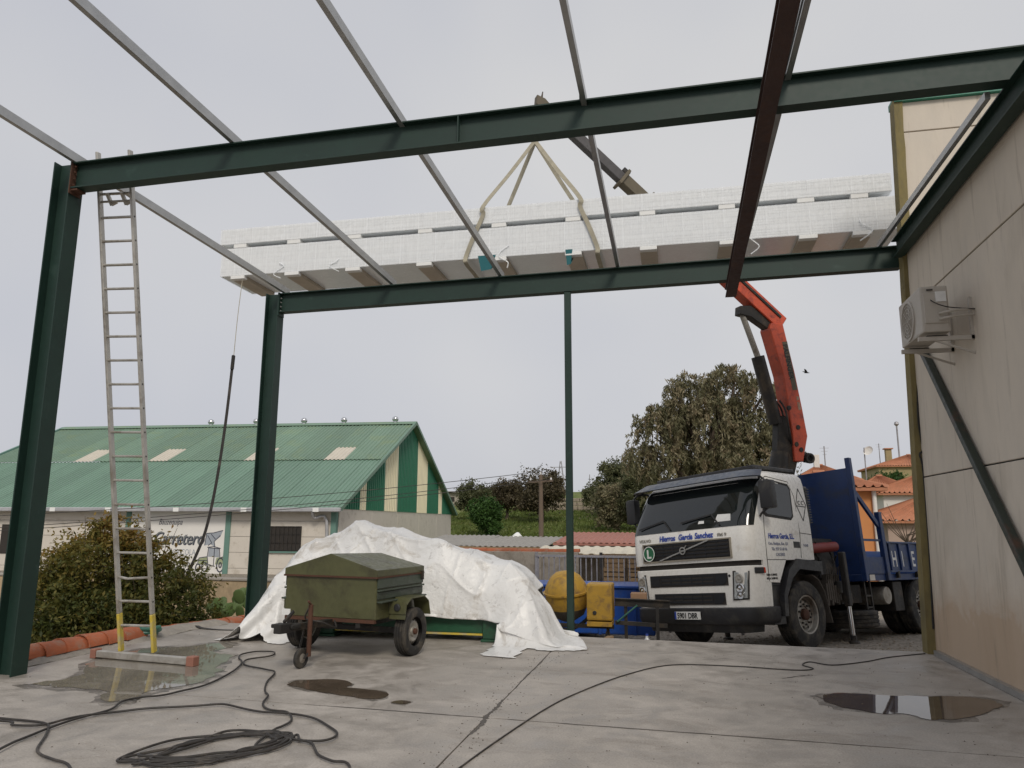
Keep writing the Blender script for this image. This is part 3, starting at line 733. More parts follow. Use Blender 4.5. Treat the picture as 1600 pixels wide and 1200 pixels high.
# ------------------------------------------------------------------ left border: terracotta coping, mortar kerb, hose
kw = thing('garden_kerb', 'low mortar kerb capped with terracotta barrel tiles beside the slab', 'kerb', (-7.1, 8.0, -.3))
def kl(mb): return loc(mb, (-7.1, 8.0, -.3))
mb = MB()
kp = [(-7.20, 5.4), (-7.16, 7.3), (-7.13, 8.2), (-7.08, 9.0), (-7.2, 10.0), (-7.0, 10.9)]
for i in range(len(kp) - 1):
    a, c = kp[i], kp[i + 1]
    for k in range(6):
        t0, t1 = k / 6, (k + 1) / 6
        pass
prof_ = [(-.20, -.5), (-.19, -.02), (-.15, .045), (-.05, .06), (.06, .055), (.13, .035), (.19, .012), (.24, -.002), (.25, -.5)]
ky = [5.4 + .06 * k for k in range(92)]; npf = len(prof_)
for y in ky:
    x = float(np.interp(y, [p[1] for p in kp], [p[0] for p in kp]))
    for j, (dx, z) in enumerate(prof_):
        w_ = 0 if z < -.1 else 1
        mb.v.append((x + dx + w_ * .03 * noise.noise(Vector((y * 3, j, 0))), y, z + w_ * (.022 * noise.noise(Vector((y * 5, j * 1.7, 2))) + .012 * noise.noise(Vector((y * 15, j * 3.7, 4))))))
mb.f = [(i * npf + j, i * npf + j + 1, (i + 1) * npf + j + 1, (i + 1) * npf + j) for i in range(len(ky) - 1) for j in range(npf - 1)]
mb.mi = [0] * len(mb.f)
kl(mb).build('kerb_core', 'mortar', kw, smooth=60)
def barrel(r, L, t=.014, n=10):
    mb = MB(); vs = []
    for y, k in ((-L / 2, 1.06), (-L * .1, 1.0), (L / 2, .94)):
        for rr in (r * k, r * k - t):
            for i in range(n + 1):
                a = math.pi * i / n
                vs.append((rr * math.cos(a) * 1.0, y, rr * math.sin(a) * .95))
    m = n + 1; fs = []
    for s_ in range(2):
        o0, o1 = s_ * 2 * m, (s_ + 1) * 2 * m
        for i in range(n):
            fs.append((o0 + i, o0 + i + 1, o1 + i + 1, o1 + i)); fs.append((o0 + m + i + 1, o0 + m + i, o1 + m + i, o1 + m + i + 1))
        for i in (0, n): fs.append((o0 + i, o1 + i, o1 + m + i, o0 + m + i))
    for o0 in (0, 4 * m):
        for i in range(n): fs.append((o0 + i, o0 + m + i, o0 + m + i + 1, o0 + i + 1))
    return mb.add(vs, fs)
tm = barrel(.145, .40).mesh('barrel_tile', 'terracotta', smooth=50)
for i in range(11):
    y = 5.95 + i * .305
    x = np.interp(y, [p[1] for p in kp], [p[0] for p in kp]) - .02
    o = link('barrel_tile', tm, kw, (x + 7.1 + rnd.uniform(-.012, .012), y - 8, .3 + .045 + rnd.uniform(-.006, .006)), rnd.uniform(-.04, .04) - .03)
    o.rotation_euler.x = rnd.uniform(-.02, .03)
for i in range(8):
    y = 10.1 + i * .30
    o = link('barrel_tile', tm, kw, (-7.35 + 7.1 + i * .09, y - 8, .3 - .085), -.25)
hs = MB(); hp = []
for k in range(26):
    a = k * .5; hp.append((-7.1 + .16 * math.cos(a) + .004 * k, 9.28 + .16 * math.sin(a), .05 + .004 * k))
hs.tube(spline(hp, 3), .028, 8)
tag(hs.build('garden_hose', 'hose_green', smooth=True), 'coil of thick green hose at the end of the terracotta tiles', 'hose')
# ------------------------------------------------------------------ ladder
LB = [Vector((-6.31, 7.90, 0.075)), Vector((-5.90, 7.93, 0.075))]
LT = [Vector((-6.48, 6.93, 5.80)), Vector((-6.045, 6.93, 5.78))]
ld = thing('ladder', 'long aluminium ladder with yellow painted feet leaning on the front beam', 'ladder', (-6.1, 7.92, 0))
def ll(mb): return loc(mb, (-6.1, 7.92, 0))
nrm = (LT[0] - LB[0]).cross(LB[1] - LB[0]).normalized()
for a, c in zip(LB, LT):
    k = .075
    m1 = a + (c - a) * k
    ll(MB().bar(m1, c, .030, .072, up=nrm)).build('rail', 'aluminium', ld, bevel=.006)
    ll(MB().bar(a, m1, .033, .075, up=nrm)).build('rail_foot', 'yellow_paint', ld, bevel=.006)
for i in range(19):
    t = (0.30 + i * .279) / 5.82
    a = LB[0].lerp(LT[0], t); c = LB[1].lerp(LT[1], t)
    rb = MB()
    if i == 2:
        mid = a.lerp(c, .3) - Vector((0, 0, .02)); rb.bar(a, mid, .034, .026); rb.bar(mid, c, .034, .026)
    else: rb.bar(a, c, .034, .026)
    ll(rb).build('rung', 'aluminium', ld, bevel=.007)
    if 0 < i < 18:
        q = c + (c - a).normalized() * .0155
        ll(MB().lathe([(.011, 0), (.011, .0015)], 10, rotm(q, c - a))).build('rung_end', 'joint_dark', ld)
t = (0.30 + 18 * .279 - .09) / 5.82
a = LB[0].lerp(LT[0], t); c = LB[1].lerp(LT[1], t)
hk = MB(); hk.bar(a, c, .02, .02)
for s_ in (.3, .75):
    p = a.lerp(c, s_); hk.bar(p + Vector((0, -.06, .08)), p + Vector((0, .04, -.03)), .035, .03); hk.bar(p + Vector((0, .03, -.03)), p + Vector((.07, .03, .0)), .03, .02)
ll(hk).build('ladder_hook', 'aluminium', ld)
ll(MB().bar((-6.56, 7.84, .05), (-5.26, 7.66, .05), .075, .075)).build('stabiliser_bar', 'aluminium', ld, bevel=.006)
for p, q in (((-6.56, 7.84), (-6.64, 7.852)), ((-5.26, 7.66), (-5.16, 7.645))):
    ll(MB().bar((*p, .052), (*q, .052), .10, .105)).build('end_cap', 'cap_brown', ld, bevel=.008)

# ------------------------------------------------------------------ trailer
TX = Matrix(((.986, .167, 0, -4.0), (-.167, .986, 0, 8.42), (0, 0, 1, 0), (0, 0, 0, 1)))
tr = thing('box_trailer', 'small olive green box trailer with peaked lid in front of the white tarpaulin', 'trailer', M=TX)
L_ = 1.10
bd = MB().bx(-.63, .63, 0, L_, .45, .92)
bd.build('body', 'trailer_green', tr, bevel=.012)
for s_ in (1, -1):
    sp = MB()
    sp.bx(min(s_ * .632, s_ * .645), max(s_ * .632, s_ * .645), .012, L_ - .01, .80, .912)
    sp.bx(min(s_ * .632, s_ * .665), max(s_ * .632, s_ * .665), .012, L_ - .01, .765, .785)
    sp.bx(min(s_ * .632, s_ * .640), max(s_ * .632, s_ * .640), .012, L_ - .01, .675, .758)
    sp.bx(min(s_ * .632, s_ * .70), max(s_ * .632, s_ * .70), .012, L_ - .01, .640, .660)
    sp.build('side_pressing', 'trailer_side', tr, bevel=.004)
ly = .955; lz = 1.005; pk = 1.185
ldm = MB()
x0 = .645; ya, yb = -.015, L_ + .01
vs = [(-x0, ya, .925), (x0, ya, .925), (x0, ya, lz), (0, ya, pk), (-x0, ya, lz), (-x0, yb, .925), (x0, yb, .925), (x0, yb, lz), (0, yb, pk - .03), (-x0, yb, lz)]
ldm.add(vs, [(0, 1, 2, 3, 4), (9, 8, 7, 6, 5), (1, 6, 7, 2), (2, 7, 8, 3), (3, 8, 9, 4), (4, 9, 5, 0), (0, 5, 6, 1)])
ldm.build('lid', 'trailer_green', tr, bevel=.008, seg=2)
rs = MB().bx(-.652, .652, -.024, -.004, .912, .932); rs.bx(-.655, -.645, -.02, L_, .912, .93); rs.bx(.645, .655, -.02, L_, .912, .93)
rs.build('lid_rim', 'rust', tr)
MB().bx(-.62, .62, -.006, .04, .415, .455).build('front_sill', 'rust', tr)
for s_ in (.66, -.66):
    MB().bx(s_ - .02, s_ + .02, L_ - .08, L_ - .05, .84, .95).build('latch', 'dark_metal', tr, bevel=.004)
def tyre_mesh(Ro, Ri, w, name, tread=True, n=48):
    h = w / 2
    prof = [(Ri, -h * .82), (Ri + .02, -h * .95), (Ri + (Ro - Ri) * .5, -h * 1.0), (Ro * .965, -h * .9)]
    if tread:
        for k in (-.62, -.22, .22, .62):
            prof += [(Ro, h * (k - .13)), (Ro, h * (k + .12)), (Ro - .014 * Ro / .5, h * (k + .125)), (Ro - .014 * Ro / .5, h * (k + .195))]
        prof = prof[:-2]
    else: prof += [(Ro, -h * .6), (Ro, h * .6)]
    prof += [(Ro * .965, h * .9), (Ri + (Ro - Ri) * .5, h), (Ri + .02, h * .95), (Ri, h * .82)]
    return MB().lathe(prof, n, None, caps=False).mesh(name, 'tyre', smooth=35)
def xm(x, y, z): return Matrix.Translation((x, y, z)) @ Matrix.Rotation(R(90), 4, 'Y')
ttm = tyre_mesh(.275, .165, .165, 'tyre')
for s_ in (1, -1):
    wl = link('wheel', MB().lathe([(.165, -.065), (.168, -.07), (.15, -.06), (.145, .02), (.11, .045), (.06, .03), (.055, .05), (0.001, .055)], 28, caps=False).mesh('wheel', 'rim_silver', smooth=30), tr)
    wl.matrix_local = xm(s_ * .765, .58, .275) @ (Matrix.Identity(4) if s_ > 0 else Matrix.Rotation(math.pi, 4, 'X'))
    t_ = link('tyre', ttm, wl)
    for k in range(12):
        a = k * math.pi / 6
        link('rim_slot', MB().lathe([(.012, 0), (.012, .003)], 8, Matrix.Translation((.128 * math.cos(a), .128 * math.sin(a), .034))).mesh('rim_slot', 'joint_dark'), wl)
    link('hub', MB().lathe([(.035, .05), (.035, .075), (.028, .082), (.001, .083)], 16, caps=False).mesh('hub', 'rust', smooth=30), wl)
    fd = MB(); arc = [(-.30, .44), (-.27, .60), (-.16, .665), (.16, .665), (.27, .60), (.32, .44)]
    xa, xb = sorted((s_ * .645, s_ * .86))
    for (y0, z0), (y1, z1) in zip(arc, arc[1:]):
        fd.add([(xa, .58 + y0, z0), (xb, .58 + y0, z0), (xb, .58 + y1, z1), (xa, .58 + y1, z1), (xa, .58 + y0, z0 + .012), (xb, .58 + y0, z0 + .012), (xb, .58 + y1, z1 + .012), (xa, .58 + y1, z1 + .012)],
               [(0, 3, 2, 1), (4, 5, 6, 7), (0, 1, 5, 4), (1, 2, 6, 5), (2, 3, 7, 6), (3, 0, 4, 7)])
    fd.bx(xa, xb, .275, .29, .50, .64)
    fd.build('mudguard', 'trailer_green', tr, bevel=.005)
    MB().lathe([(.042, 0), (.042, .012), (.03, .018), (.001, .018)], 16, rotm((s_ * .755, .272, .575), (0, -1, 0))).build('marker_lamp', 'black_plastic', tr)
MB().bar((-.72, .58, .275), (.72, .58, .275), .06, .06).build('axle', 'dark_metal', tr)
ch = MB()
for s_ in (.4, -.4): ch.bar((s_, 0, .40), (s_, L_, .40), .06, .08)
ch.build('chassis', 'dark_metal', tr)
MB().bar((0.02, .2, .40), (.05, -.78, .44), .07, .07).build('drawbar', 'dark_metal', tr, bevel=.005)
cp = MB(); cp.bar((.05, -.78, .44), (.05, -.98, .45), .09, .10); cp.bar((.04, -.86, .50), (.04, -.70, .60), .03, .04); cp.bx(-.16, .12, -.82, -.66, .43, .47)
cp.build('hitch', 'dark_metal', tr, bevel=.008)
jk = MB(); jk.tube([(.15, -.55, .66), (.15, -.55, .12)], .026, 12); jk.tube([(.15, -.55, .66), (.15, -.60, .70), (.19, -.64, .70)], .012, 8)
jk.build('jockey_post', 'rust', tr, smooth=True)
jf = MB(); jf.bar((.15, -.55, .16), (.11, -.58, .10), .05, .02); jf.bar((-.03, -.50, .10), (.02, -.45, .45), .02, .02); jf.bar((.02, -.45, .45), (.13, -.5, .40), .02, .02)
jf.build('jockey_fork', 'dark_metal', tr)
jw = link('jockey_wheel', tyre_mesh(.105, .05, .05, 'jockey_wheel', False, 24), tr); jw.matrix_local = xm(.09, -.60, .105)
link('jockey_hub', MB().lathe([(.052, -.02), (.052, .02), (.02, .03), (.001, .03)], 16).mesh('jockey_hub', 'rim_silver'), jw)
MB().tube(spline([(.13, -.55, .63), (.05, -.5, .50), (.20, -.40, .46), (.24, -.2, .38), (.12, -.05, .43)]), .01, 6).build('light_cable', 'cable_black', tr, smooth=True)
MB().bx(-.66, -.54, -.012, -.004, .46, .53).build('reflector', 'foam_white', tr)

# ------------------------------------------------------------------ machine under the tarpaulin
mc = thing('machine_base', 'green machine bed standing under the white tarpaulin', 'machine', (-3.4, 10.3, 0))
def ml(mb): return loc(mb, (-3.4, 10.3, 0))
ml(MB().bx(-4.9, -2.36, 10.08, 10.16, .10, .36)).build('front_rail', 'machine_green', mc, bevel=.008)
ml(MB().bx(-4.9, -2.36, 10.9, 10.98, .10, .36)).build('rear_rail', 'machine_green', mc, bevel=.008)
ml(MB().bx(-4.9, -2.57, 10.062, 10.08, .075, .10)).build('trim_strip', 'yellow_paint', mc)
for x in (-2.56, -4.9):
    ml(MB().bx(x, x + .22, 10.03, 11.02, .035, .40)).build('end_leg', 'machine_green', mc, bevel=.01)
    ml(MB().bx(x - .02, x + .25, 10.0, 11.05, .0, .035)).build('foot', 'machine_green', mc, bevel=.008)
ml(MB().bx(-4.8, -2.7, 10.42, 10.85, .36, .72)).build('machine_body', 'machine_green', mc)

# ------------------------------------------------------------------ tarpaulin: cloth relaxed over the machine
ZT = [(-6.5, 0.0), (-5.96, .02), (-5.80, .36), (-5.66, .70), (-5.46, 1.12), (-5.33, 1.27), (-4.95, 1.27), (-4.74, 1.46), (-4.58, 1.51), (-4.35, 1.47), (-4.1, 1.42), (-3.67, 1.31), (-3.2, 1.27), (-2.92, 1.11), (-2.29, .98), (-2.02, .86), (-1.80, .52), (-1.62, .18), (-1.5, .05), (-.5, 0.0)]
zx = np.array([a for a, _ in ZT]); zz_ = np.array([c for _, c in ZT])
def hfield(x, y):
    top = np.interp(x, zx, zz_)
    yf = np.interp(x, [-6.5, -5.9, -5.3, -4.9, -2.6, -2.2, -1.5], [9.3, 9.15, 9.35, 9.86, 9.92, 9.75, 9.6])
    yp = np.interp(x, [-6.5, -5.3, -4.9, -2.4, -1.5], [10.2, 10.25, 10.32, 10.32, 10.3])
    t = np.clip((y - yf) / (yp - yf), 0, 1); t = np.where(t < .5, t * 1.35, .675 + (t - .5) * .65)
    tb = np.clip((11.35 - y) / .45, 0, 1)
    lump = .05 * np.sin(x * 5.1 + y * 2) * np.sin(y * 6.3 + x * 1.1) + .03 * np.sin(x * 11 + 1.3 * y)
    return np.maximum(.012, top * np.minimum(t, tb) + lump * np.minimum(t, tb) * np.clip(top, 0, 1))
def drape(nu, nv, x0, x1, y0, y1, slack, steps, iters, seed):
    rg = np.random.default_rng(seed)
    X, Y = np.meshgrid(np.linspace(x0, x1, nu), np.linspace(y0, y1, nv), indexing='ij')
    P = np.stack([X, Y, np.full_like(X, 1.75)], -1)
    P[..., 2] += .05 * np.sin(X * 3.1 + Y * 1.7) + .03 * np.sin(Y * 7 + X * 4.3) + .01 * rg.standard_normal(X.shape)
    V = np.zeros_like(P)
    dx = (x1 - x0) / (nu - 1) * slack; dy = (y1 - y0) / (nv - 1) * slack; dd = math.hypot(dx, dy)
    cons = []
    for off in (0, 1):
        cons.append(((slice(off, nu - 1, 2), slice(None)), (slice(off + 1, nu, 2), slice(None)), dx, 1.0))
        cons.append(((slice(None), slice(off, nv - 1, 2)), (slice(None), slice(off + 1, nv, 2)), dy, 1.0))
        cons.append(((slice(off, nu - 1, 2), slice(0, nv - 1)), (slice(off + 1, nu, 2), slice(1, nv)), dd, .6))
        cons.append(((slice(off, nu - 1, 2), slice(1, nv)), (slice(off + 1, nu, 2), slice(0, nv - 1)), dd, .6))
    for off in range(4):
        cons.append(((slice(off, nu - 4, 8), slice(None)), (slice(off + 4, nu, 8), slice(None)), dx * 4, .08))
        cons.append(((slice(None), slice(off, nv - 4, 8)), (slice(None), slice(off + 4, nv, 8)), dy * 4, .08))
    dt = .03
    for st in range(steps):
        V[..., 2] -= 9.8 * dt
        V *= .97 if st < steps * .6 else .9
        Q = P + V * dt
        for it in range(iters):
            for A, B, rest, k in cons:
                a = Q[A]; c_ = Q[B]
                m0 = min(a.shape[0], c_.shape[0]); m1 = min(a.shape[1], c_.shape[1])
                a = a[:m0, :m1]; c_ = c_[:m0, :m1]
                d = c_ - a; L = np.sqrt((d * d).sum(-1, keepdims=True)) + 1e-9
                if k < .5: s = np.minimum(0, L - rest)          # bending: only resists folding up
                else: s = np.where(L > rest, L - rest, (L - rest) * .5)
                cr_ = d / L * s * (.5 * k)
                a += cr_; c_ -= cr_
            if it % 4 == 3 or it == iters - 1:
                h = hfield(Q[..., 0], Q[..., 1])
                hit = Q[..., 2] < h
                Q[..., 2] = np.where(hit, h, Q[..., 2])
        V = (Q - P) / dt
        sp_ = np.sqrt((V * V).sum(-1, keepdims=True)); V *= np.minimum(1, 4 / (sp_ + 1e-9))
        hit = Q[..., 2] <= hfield(Q[..., 0], Q[..., 1]) + .004
        V[hit] *= .25
        P = Q
    return P
CL = drape(108, 62, -7.10, -1.12, 8.75, 12.0, 1.10, 130, 18, 5)
nu, nv = CL.shape[:2]
mb = MB(); mb.v = [tuple(p) for p in CL.reshape(-1, 3)]
def keep(i, j):
    p = CL[i:i + 2, j:j + 2].reshape(-1, 3).mean(0)
    if p[1] < 10.35 and -5.0 < p[0] < -2.32:
        lim = np.interp(p[0], [-5.0, -4.6, -3.3, -2.9, -2.32], [.10, .25, .29, .31, .24]) + .02 * math.sin(p[0] * 7)
        if p[2] < lim: return False
    if p[0] > -1.9 and (p[1] < 9.62 + .1 * math.sin(p[0] * 5) or p[1] > 10.5): return False
    if p[0] < -6.02 + .05 * math.sin(p[1] * 8) or (p[0] < -5.0 and p[1] < 9.27 + .05 * math.sin(p[0] * 9)): return False
    return True
mb.f = [(i * nv + j, (i + 1) * nv + j, (i + 1) * nv + j + 1, i * nv + j + 1) for i in range(nu - 1) for j in range(nv - 1) if keep(i, j)]
mb.mi = [0] * len(mb.f)
o = mb.build('tarpaulin', 'tarp', smooth=180)
bm = bmesh.new(); bm.from_mesh(o.data); bmesh.ops.delete(bm, geom=[v_ for v_ in bm.verts if not v_.link_faces], context='VERTS')
for v_ in bm.verts:
    if v_.is_boundary and v_.co.y < 10.4 and -5.0 < v_.co.x < -2.3 and v_.co.z > .05:
        v_.co.z = float(np.interp(v_.co.x, [-5.0, -4.6, -3.3, -2.9, -2.32], [.10, .25, .29, .31, .24])) + .02 * math.sin(v_.co.x * 7)
bmesh.ops.recalc_face_normals(bm, faces=bm.faces); bm.to_mesh(o.data); bm.free()
sd = o.modifiers.new('smooth', 'SUBSURF'); sd.levels = 2; sd.render_levels = 2
dg_ = o.evaluated_get(bpy.context.evaluated_depsgraph_get()); me2 = bpy.data.meshes.new_from_object(dg_); o.modifiers.clear(); old_ = o.data; o.data = me2
n_v = len(me2.vertices); co = np.empty(n_v * 3, np.float32); no = np.empty(n_v * 3, np.float32)
me2.vertices.foreach_get('co', co); me2.vertices.foreach_get('normal', no); co = co.reshape(-1, 3); no = no.reshape(-1, 3)
for i in range(n_v):                      # sharp creases in the stiff plastic sheet, in three directions
    x, y, z = co[i]; s_ = y * .7 + z
    e1 = 1 - 2 * abs(noise.noise(Vector((x * 2.0 + s_ * .9, s_ * .75, 3))))
    e2 = 1 - 2 * abs(noise.noise(Vector((x * 2.6 - s_ * 1.6, s_ * 1.1 + x * .4, 11))))
    e3 = 1 - 2 * abs(noise.noise(Vector((x * 6.5 + 2 * s_, s_ * 5.0, 21))))
    d = .020 * max(0, e1) ** 8 + .014 * max(0, e2) ** 9 + .002 * max(0, e3) ** 4
    w = min(1, max(.15, (z - .02) / .25))
    co[i] += no[i] * (d * w + .0) if no[i][2] > -.2 else 0
    co[i][2] = max(co[i][2], .006)
me2.vertices.foreach_set('co', co.ravel()); me2.update(); smooth_mesh(me2, 38)
so = o.modifiers.new('thick', 'SOLIDIFY'); so.thickness = .004
tag(o, 'crumpled white tarpaulin draped over a machine behind the trailer', 'tarpaulin')

# ------------------------------------------------------------------ cables on the floor
def cable(name, pts, r, label, cat='cable', lift=0.0, seed=0, mm='cable_black'):
    rnd = random.Random(seed)
    sp = spline([(x, y, r + 0.001) for x, y in pts], 7)
    out = []
    for i, p in enumerate(sp):
        out.append((p.x + .006 * noise.noise(Vector((i * .13, seed, 0))), p.y + .006 * noise.noise(Vector((i * .13, seed, 5))), r + .001 + lift * (.5 + .5 * noise.noise(Vector((i * .09, seed, 9))))))
    return tag(MB().tube(out, r, 8).build(name, mm, smooth=True), label, cat)
HA = [(-4.2, 3.6), (-4.54, 4.59), (-4.63, 4.87), (-4.66, 5.1), (-4.67, 5.33), (-4.65, 5.58), (-4.64, 5.77), (-4.73, 5.99), (-4.69, 6.15), (-4.56, 6.27), (-4.5, 6.44), (-4.44, 6.7), (-4.49, 7.06), (-4.59, 7.5), (-4.77, 7.91), (-4.96, 8.15), (-5.04, 8.36), (-4.97, 8.57), (-4.78, 8.58), (-4.68, 8.45), (-4.67, 8.27), (-4.79, 8.08), (-4.72, 7.86), (-4.58, 7.73), (-4.27, 7.57), (-4.1, 7.43), (-3.95, 7.02), (-3.76, 6.66), (-3.62, 6.47), (-3.53, 6.23), (-3.36, 6.03), (-3.16, 5.96), (-3.02, 5.78), (-2.99, 5.59), (-3.0, 5.46)]
cl_ = []
rnd = random.Random(12)
for k in range(6 * 10 + 3):
    a = 1.2 - k * 2 * math.pi / 10; j = k // 10
    ma, mi_ = .52 + rnd.uniform(-.16, .14), .16 + .025 * j + rnd.uniform(-.11, .10)
    u_, w_ = ma * math.cos(a), mi_ * math.sin(a)
    cl_.append((-3.16 + .635 * u_ + .77 * w_ + .05 * math.sin(j * 2.3), 4.98 + .77 * u_ - .635 * w_ + .06 * math.cos(j * 1.7)))
cable('welding_cable', HA + cl_ + [(-2.69, 5.29), (-2.56, 5.21), (-2.4, 4.99), (-2.25, 4.88), (-2.1, 4.82), (-1.8, 4.2)], .0090, 'long black cable looping past the puddle into a tangled coil', lift=.02, seed=3)
cable('welding_cable', [(-6.2, 5.0), (-5.18, 5.21), (-5.0, 5.15), (-4.84, 5.16), (-4.77, 5.24), (-4.73, 5.38), (-4.65, 5.53), (-4.53, 5.68), (-4.36, 5.82), (-4.06, 5.98), (-3.84, 6.08), (-3.6, 6.01), (-3.35, 5.94), (-3.12, 5.94), (-2.87, 5.85), (-2.68, 5.69), (-2.51, 5.51), (-2.47, 5.37), (-2.54, 5.28), (-2.69, 5.26), (-2.85, 5.37), (-2.98, 5.43), (-3.2, 5.3)], .0090, 'black cable arching across the slab and over the end of the coil', lift=.022, seed=4)
cable('welding_cable', [(-6.2, 5.4), (-5.28, 5.31), (-5.05, 5.29), (-4.8, 5.25), (-4.66, 5.13), (-4.51, 4.93), (-4.33, 4.69), (-4.21, 4.59), (-4.03, 4.51), (-3.83, 4.42), (-3.4, 4.0)], .0090, 'short black cable bending away under the other two', lift=.012, seed=5)
cable('extension_cable', [(2.9, 10.4), (2.4, 10.02), (2.04, 9.63), (1.64, 9.33), (1.43, 9.48), (1.32, 9.26), (1.39, 9.05), (1.17, 8.92), (.58, 9.0), (-.1, 8.92), (-.56, 8.26), (-.96, 7.26), (-1.14, 6.6), (-1.29, 5.78), (-1.41, 5.0), (-1.5, 4.2)], .0060, 'thin black extension cable running from the wall corner across the slab', seed=6)

# ------------------------------------------------------------------ wrapped roof panels hanging from the crane
BO = (-2.35, 12.55, 6.0)
bu = thing('panel_bundle', 'long film-wrapped double bundle of white roof panels hanging from the crane', 'panel bundle', BO)
def bl(mb): return loc(mb, BO)
def spanel(x0, x1, y0, y1, z0, z1):
    h = z1 - z0
    poly = [(y0, z0), (y1, z0), (y1, z1), (y0, z1), (y0, z0 + h * .62), (y0 + .014, z0 + h * .54), (y0 + .014, z0 + h * .40), (y0, z0 + h * .32)]
    n = len(poly); mb = MB()
    mb.v = [(x0, a, c) for a, c in poly] + [(x1, a, c) for a, c in poly]
    mb.f = [tuple(range(n)), tuple(range(2 * n - 1, n - 1, -1))] + [(i, i + n, (i + 1) % n + n, (i + 1) % n) for i in range(n)]
    mb.mi = [0] * len(mb.f); return mb
rnd = random.Random(2)
for z0, n_, x0, x1 in ((6.075, 6, -8.20, 3.55), (6.70, 3, -8.25, 3.47)):
    ph = .088 if n_ == 6 else .097
    for i in range(n_):
        j = rnd.uniform(-.015, .015)
        bl(spanel(x0 + j, x1 + j, 12.0 + rnd.uniform(0, .008), 13.1, z0 + i * ph, z0 + i * ph + ph - .003)).build('sandwich_panel', 'panel_sheet', bu)
    z1 = z0 + n_ * ph
    bl(MB().bx(x0, x1, 12.01, 13.09, z0 - .006, z0 - .001)).build('bottom_sheet', 'panel_under', bu)
    fm = MB(); nx = 150; nz = 5                # wrap: thin wavy shell round front, top, back and ends
    prof = [(11.992, z0 - .012)] + [(11.988, z0 + (z1 - z0) * k / nz) for k in range(nz + 1)] + [(12.0, z1 + .008), (12.55, z1 + .010), (13.1, z1 + .008), (13.112, z1), (13.112, z0), (13.10, z0 - .012)]
    for i in range(nx + 1):
        x = x0 - .012 + (x1 - x0 + .024) * i / nx
        for k, (y, z) in enumerate(prof):
            d = .006 * noise.noise(Vector((x * 6, z * 5, y))) + .004 * noise.noise(Vector((x * 23, z * 9, 1)))
            fm.v.append((x, y - abs(d) if y < 12.5 else y + abs(d), z + d * .4))
    m_ = len(prof)
    fm.f = [(i * m_ + k, (i + 1) * m_ + k, (i + 1) * m_ + k + 1, i * m_ + k + 1) for i in range(nx) for k in range(m_ - 1)]
    fm.f += [tuple(range(m_)), tuple(nx * m_ + k for k in range(m_ - 1, -1, -1))]
    fm.mi = [0] * len(fm.f)
    bl(fm).build('stretch_film', 'film', bu)
SX = [-7.85, -6.75, -5.55, -4.2, -2.85, -1.55, -.3, .98, 2.2, 3.0]
for x in SX:
    bl(MB().bx(x - .13, x + .13, 11.995, 12.30, 6.615, 6.692)).build('foam_spacer', 'foam_white', bu, bevel=.006)
    bl(MB().bx(x - .13, x + .13, 12.80, 13.095, 6.615, 6.692)).build('foam_spacer', 'foam_white', bu, bevel=.006)
    bl(MB().bx(x - .14, x + .14, 11.985, 12.10, 6.0, 6.066)).build('foam_skid', 'foam_white', bu, bevel=.006)
    bl(MB().bx(x - .14, x + .14, 12.101, 13.09, 6.0, 6.066)).build('skid_core', 'foam_brown', bu)
for x, w in ((-3.05, .16), (-1.62, .06)):
    bl(MB().add([(x - w, 11.97, 6.10), (x + w, 11.97, 6.10), (x + w * .4, 12.02, 5.86), (x - w * .7, 12.02, 5.84), (x - w, 12.2, 6.05), (x + w, 12.2, 6.05)], [(0, 1, 2, 3), (3, 2, 5, 4)])).build('corner_guard', 'teal', bu)
for k, (x, s_) in enumerate(((-7.0, .3), (-5.9, .25), (-2.75, .4), (1.35, .45), (3.05, .35))):   # loose film tails
    p = [(x + .1 * math.sin(i * 1.7 + k), 11.975 - .01 * (i % 2), 6.25 - i * s_ / 4) for i in range(5)]
    bl(MB().tube(spline(p, 4), .010, 5)).build('film_tail', 'film', bu)
def ribbon(path, w, t, side=(1, 0, 0), closed=False):
    mb = MB(); pts = spline(path + (path[:1] if closed else []), 5)
    m = len(pts); vs = []
    for i, p in enumerate(pts):
        d = (pts[min(i + 1, m - 1)] - pts[max(i - 1, 0)]).normalized()
        s_ = Vector(side); s_ = (s_ - d * s_.dot(d)).normalized(); n_ = d.cross(s_)
        vs += [p - s_ * w / 2 - n_ * t / 2, p + s_ * w / 2 - n_ * t / 2, p + s_ * w / 2 + n_ * t / 2, p - s_ * w / 2 + n_ * t / 2]
    fs = [(i * 4 + k, i * 4 + (k + 1) % 4, i * 4 + 4 + (k + 1) % 4, i * 4 + 4 + k) for i in range(m - 1) for k in range(4)]
    return mb.add(vs, fs + [(0, 1, 2, 3), tuple((m - 1) * 4 + k for k in (3, 2, 1, 0))])
HK = Vector((-2.305, 12.55, 8.44))
for xt, xb, s_, lab in ((-3.12, -3.42, -1, 'flat woven lifting sling on the end of the bundle away from the precast wall'), (-1.42, -1.14, 1, 'flat woven lifting sling on the end of the bundle nearer the precast wall')):
    p = [HK + Vector((s_ * .015, -.02, 0)), HK.lerp(Vector((xt, 11.96, 7.01)), .5), Vector((xt, 11.96, 7.01)), Vector((xt, 11.955, 6.85)), Vector(((xt + xb) / 2, 11.955, 6.5)), Vector((xb, 11.955, 6.10)), Vector((xb, 11.975, 5.975)), Vector((xb, 12.5, 5.97)), Vector((xb, 13.12, 5.975)), Vector((xb, 13.14, 6.2)), Vector((xt, 13.135, 6.95)), Vector((xt, 13.12, 7.02)), HK.lerp(Vector((xt, 13.12, 7.02)), .5), HK + Vector((s_ * .015, .02, 0))]
    tag(ribbon(p, .075, .008).build('lifting_sling', 'sling', smooth=60), lab, 'sling')
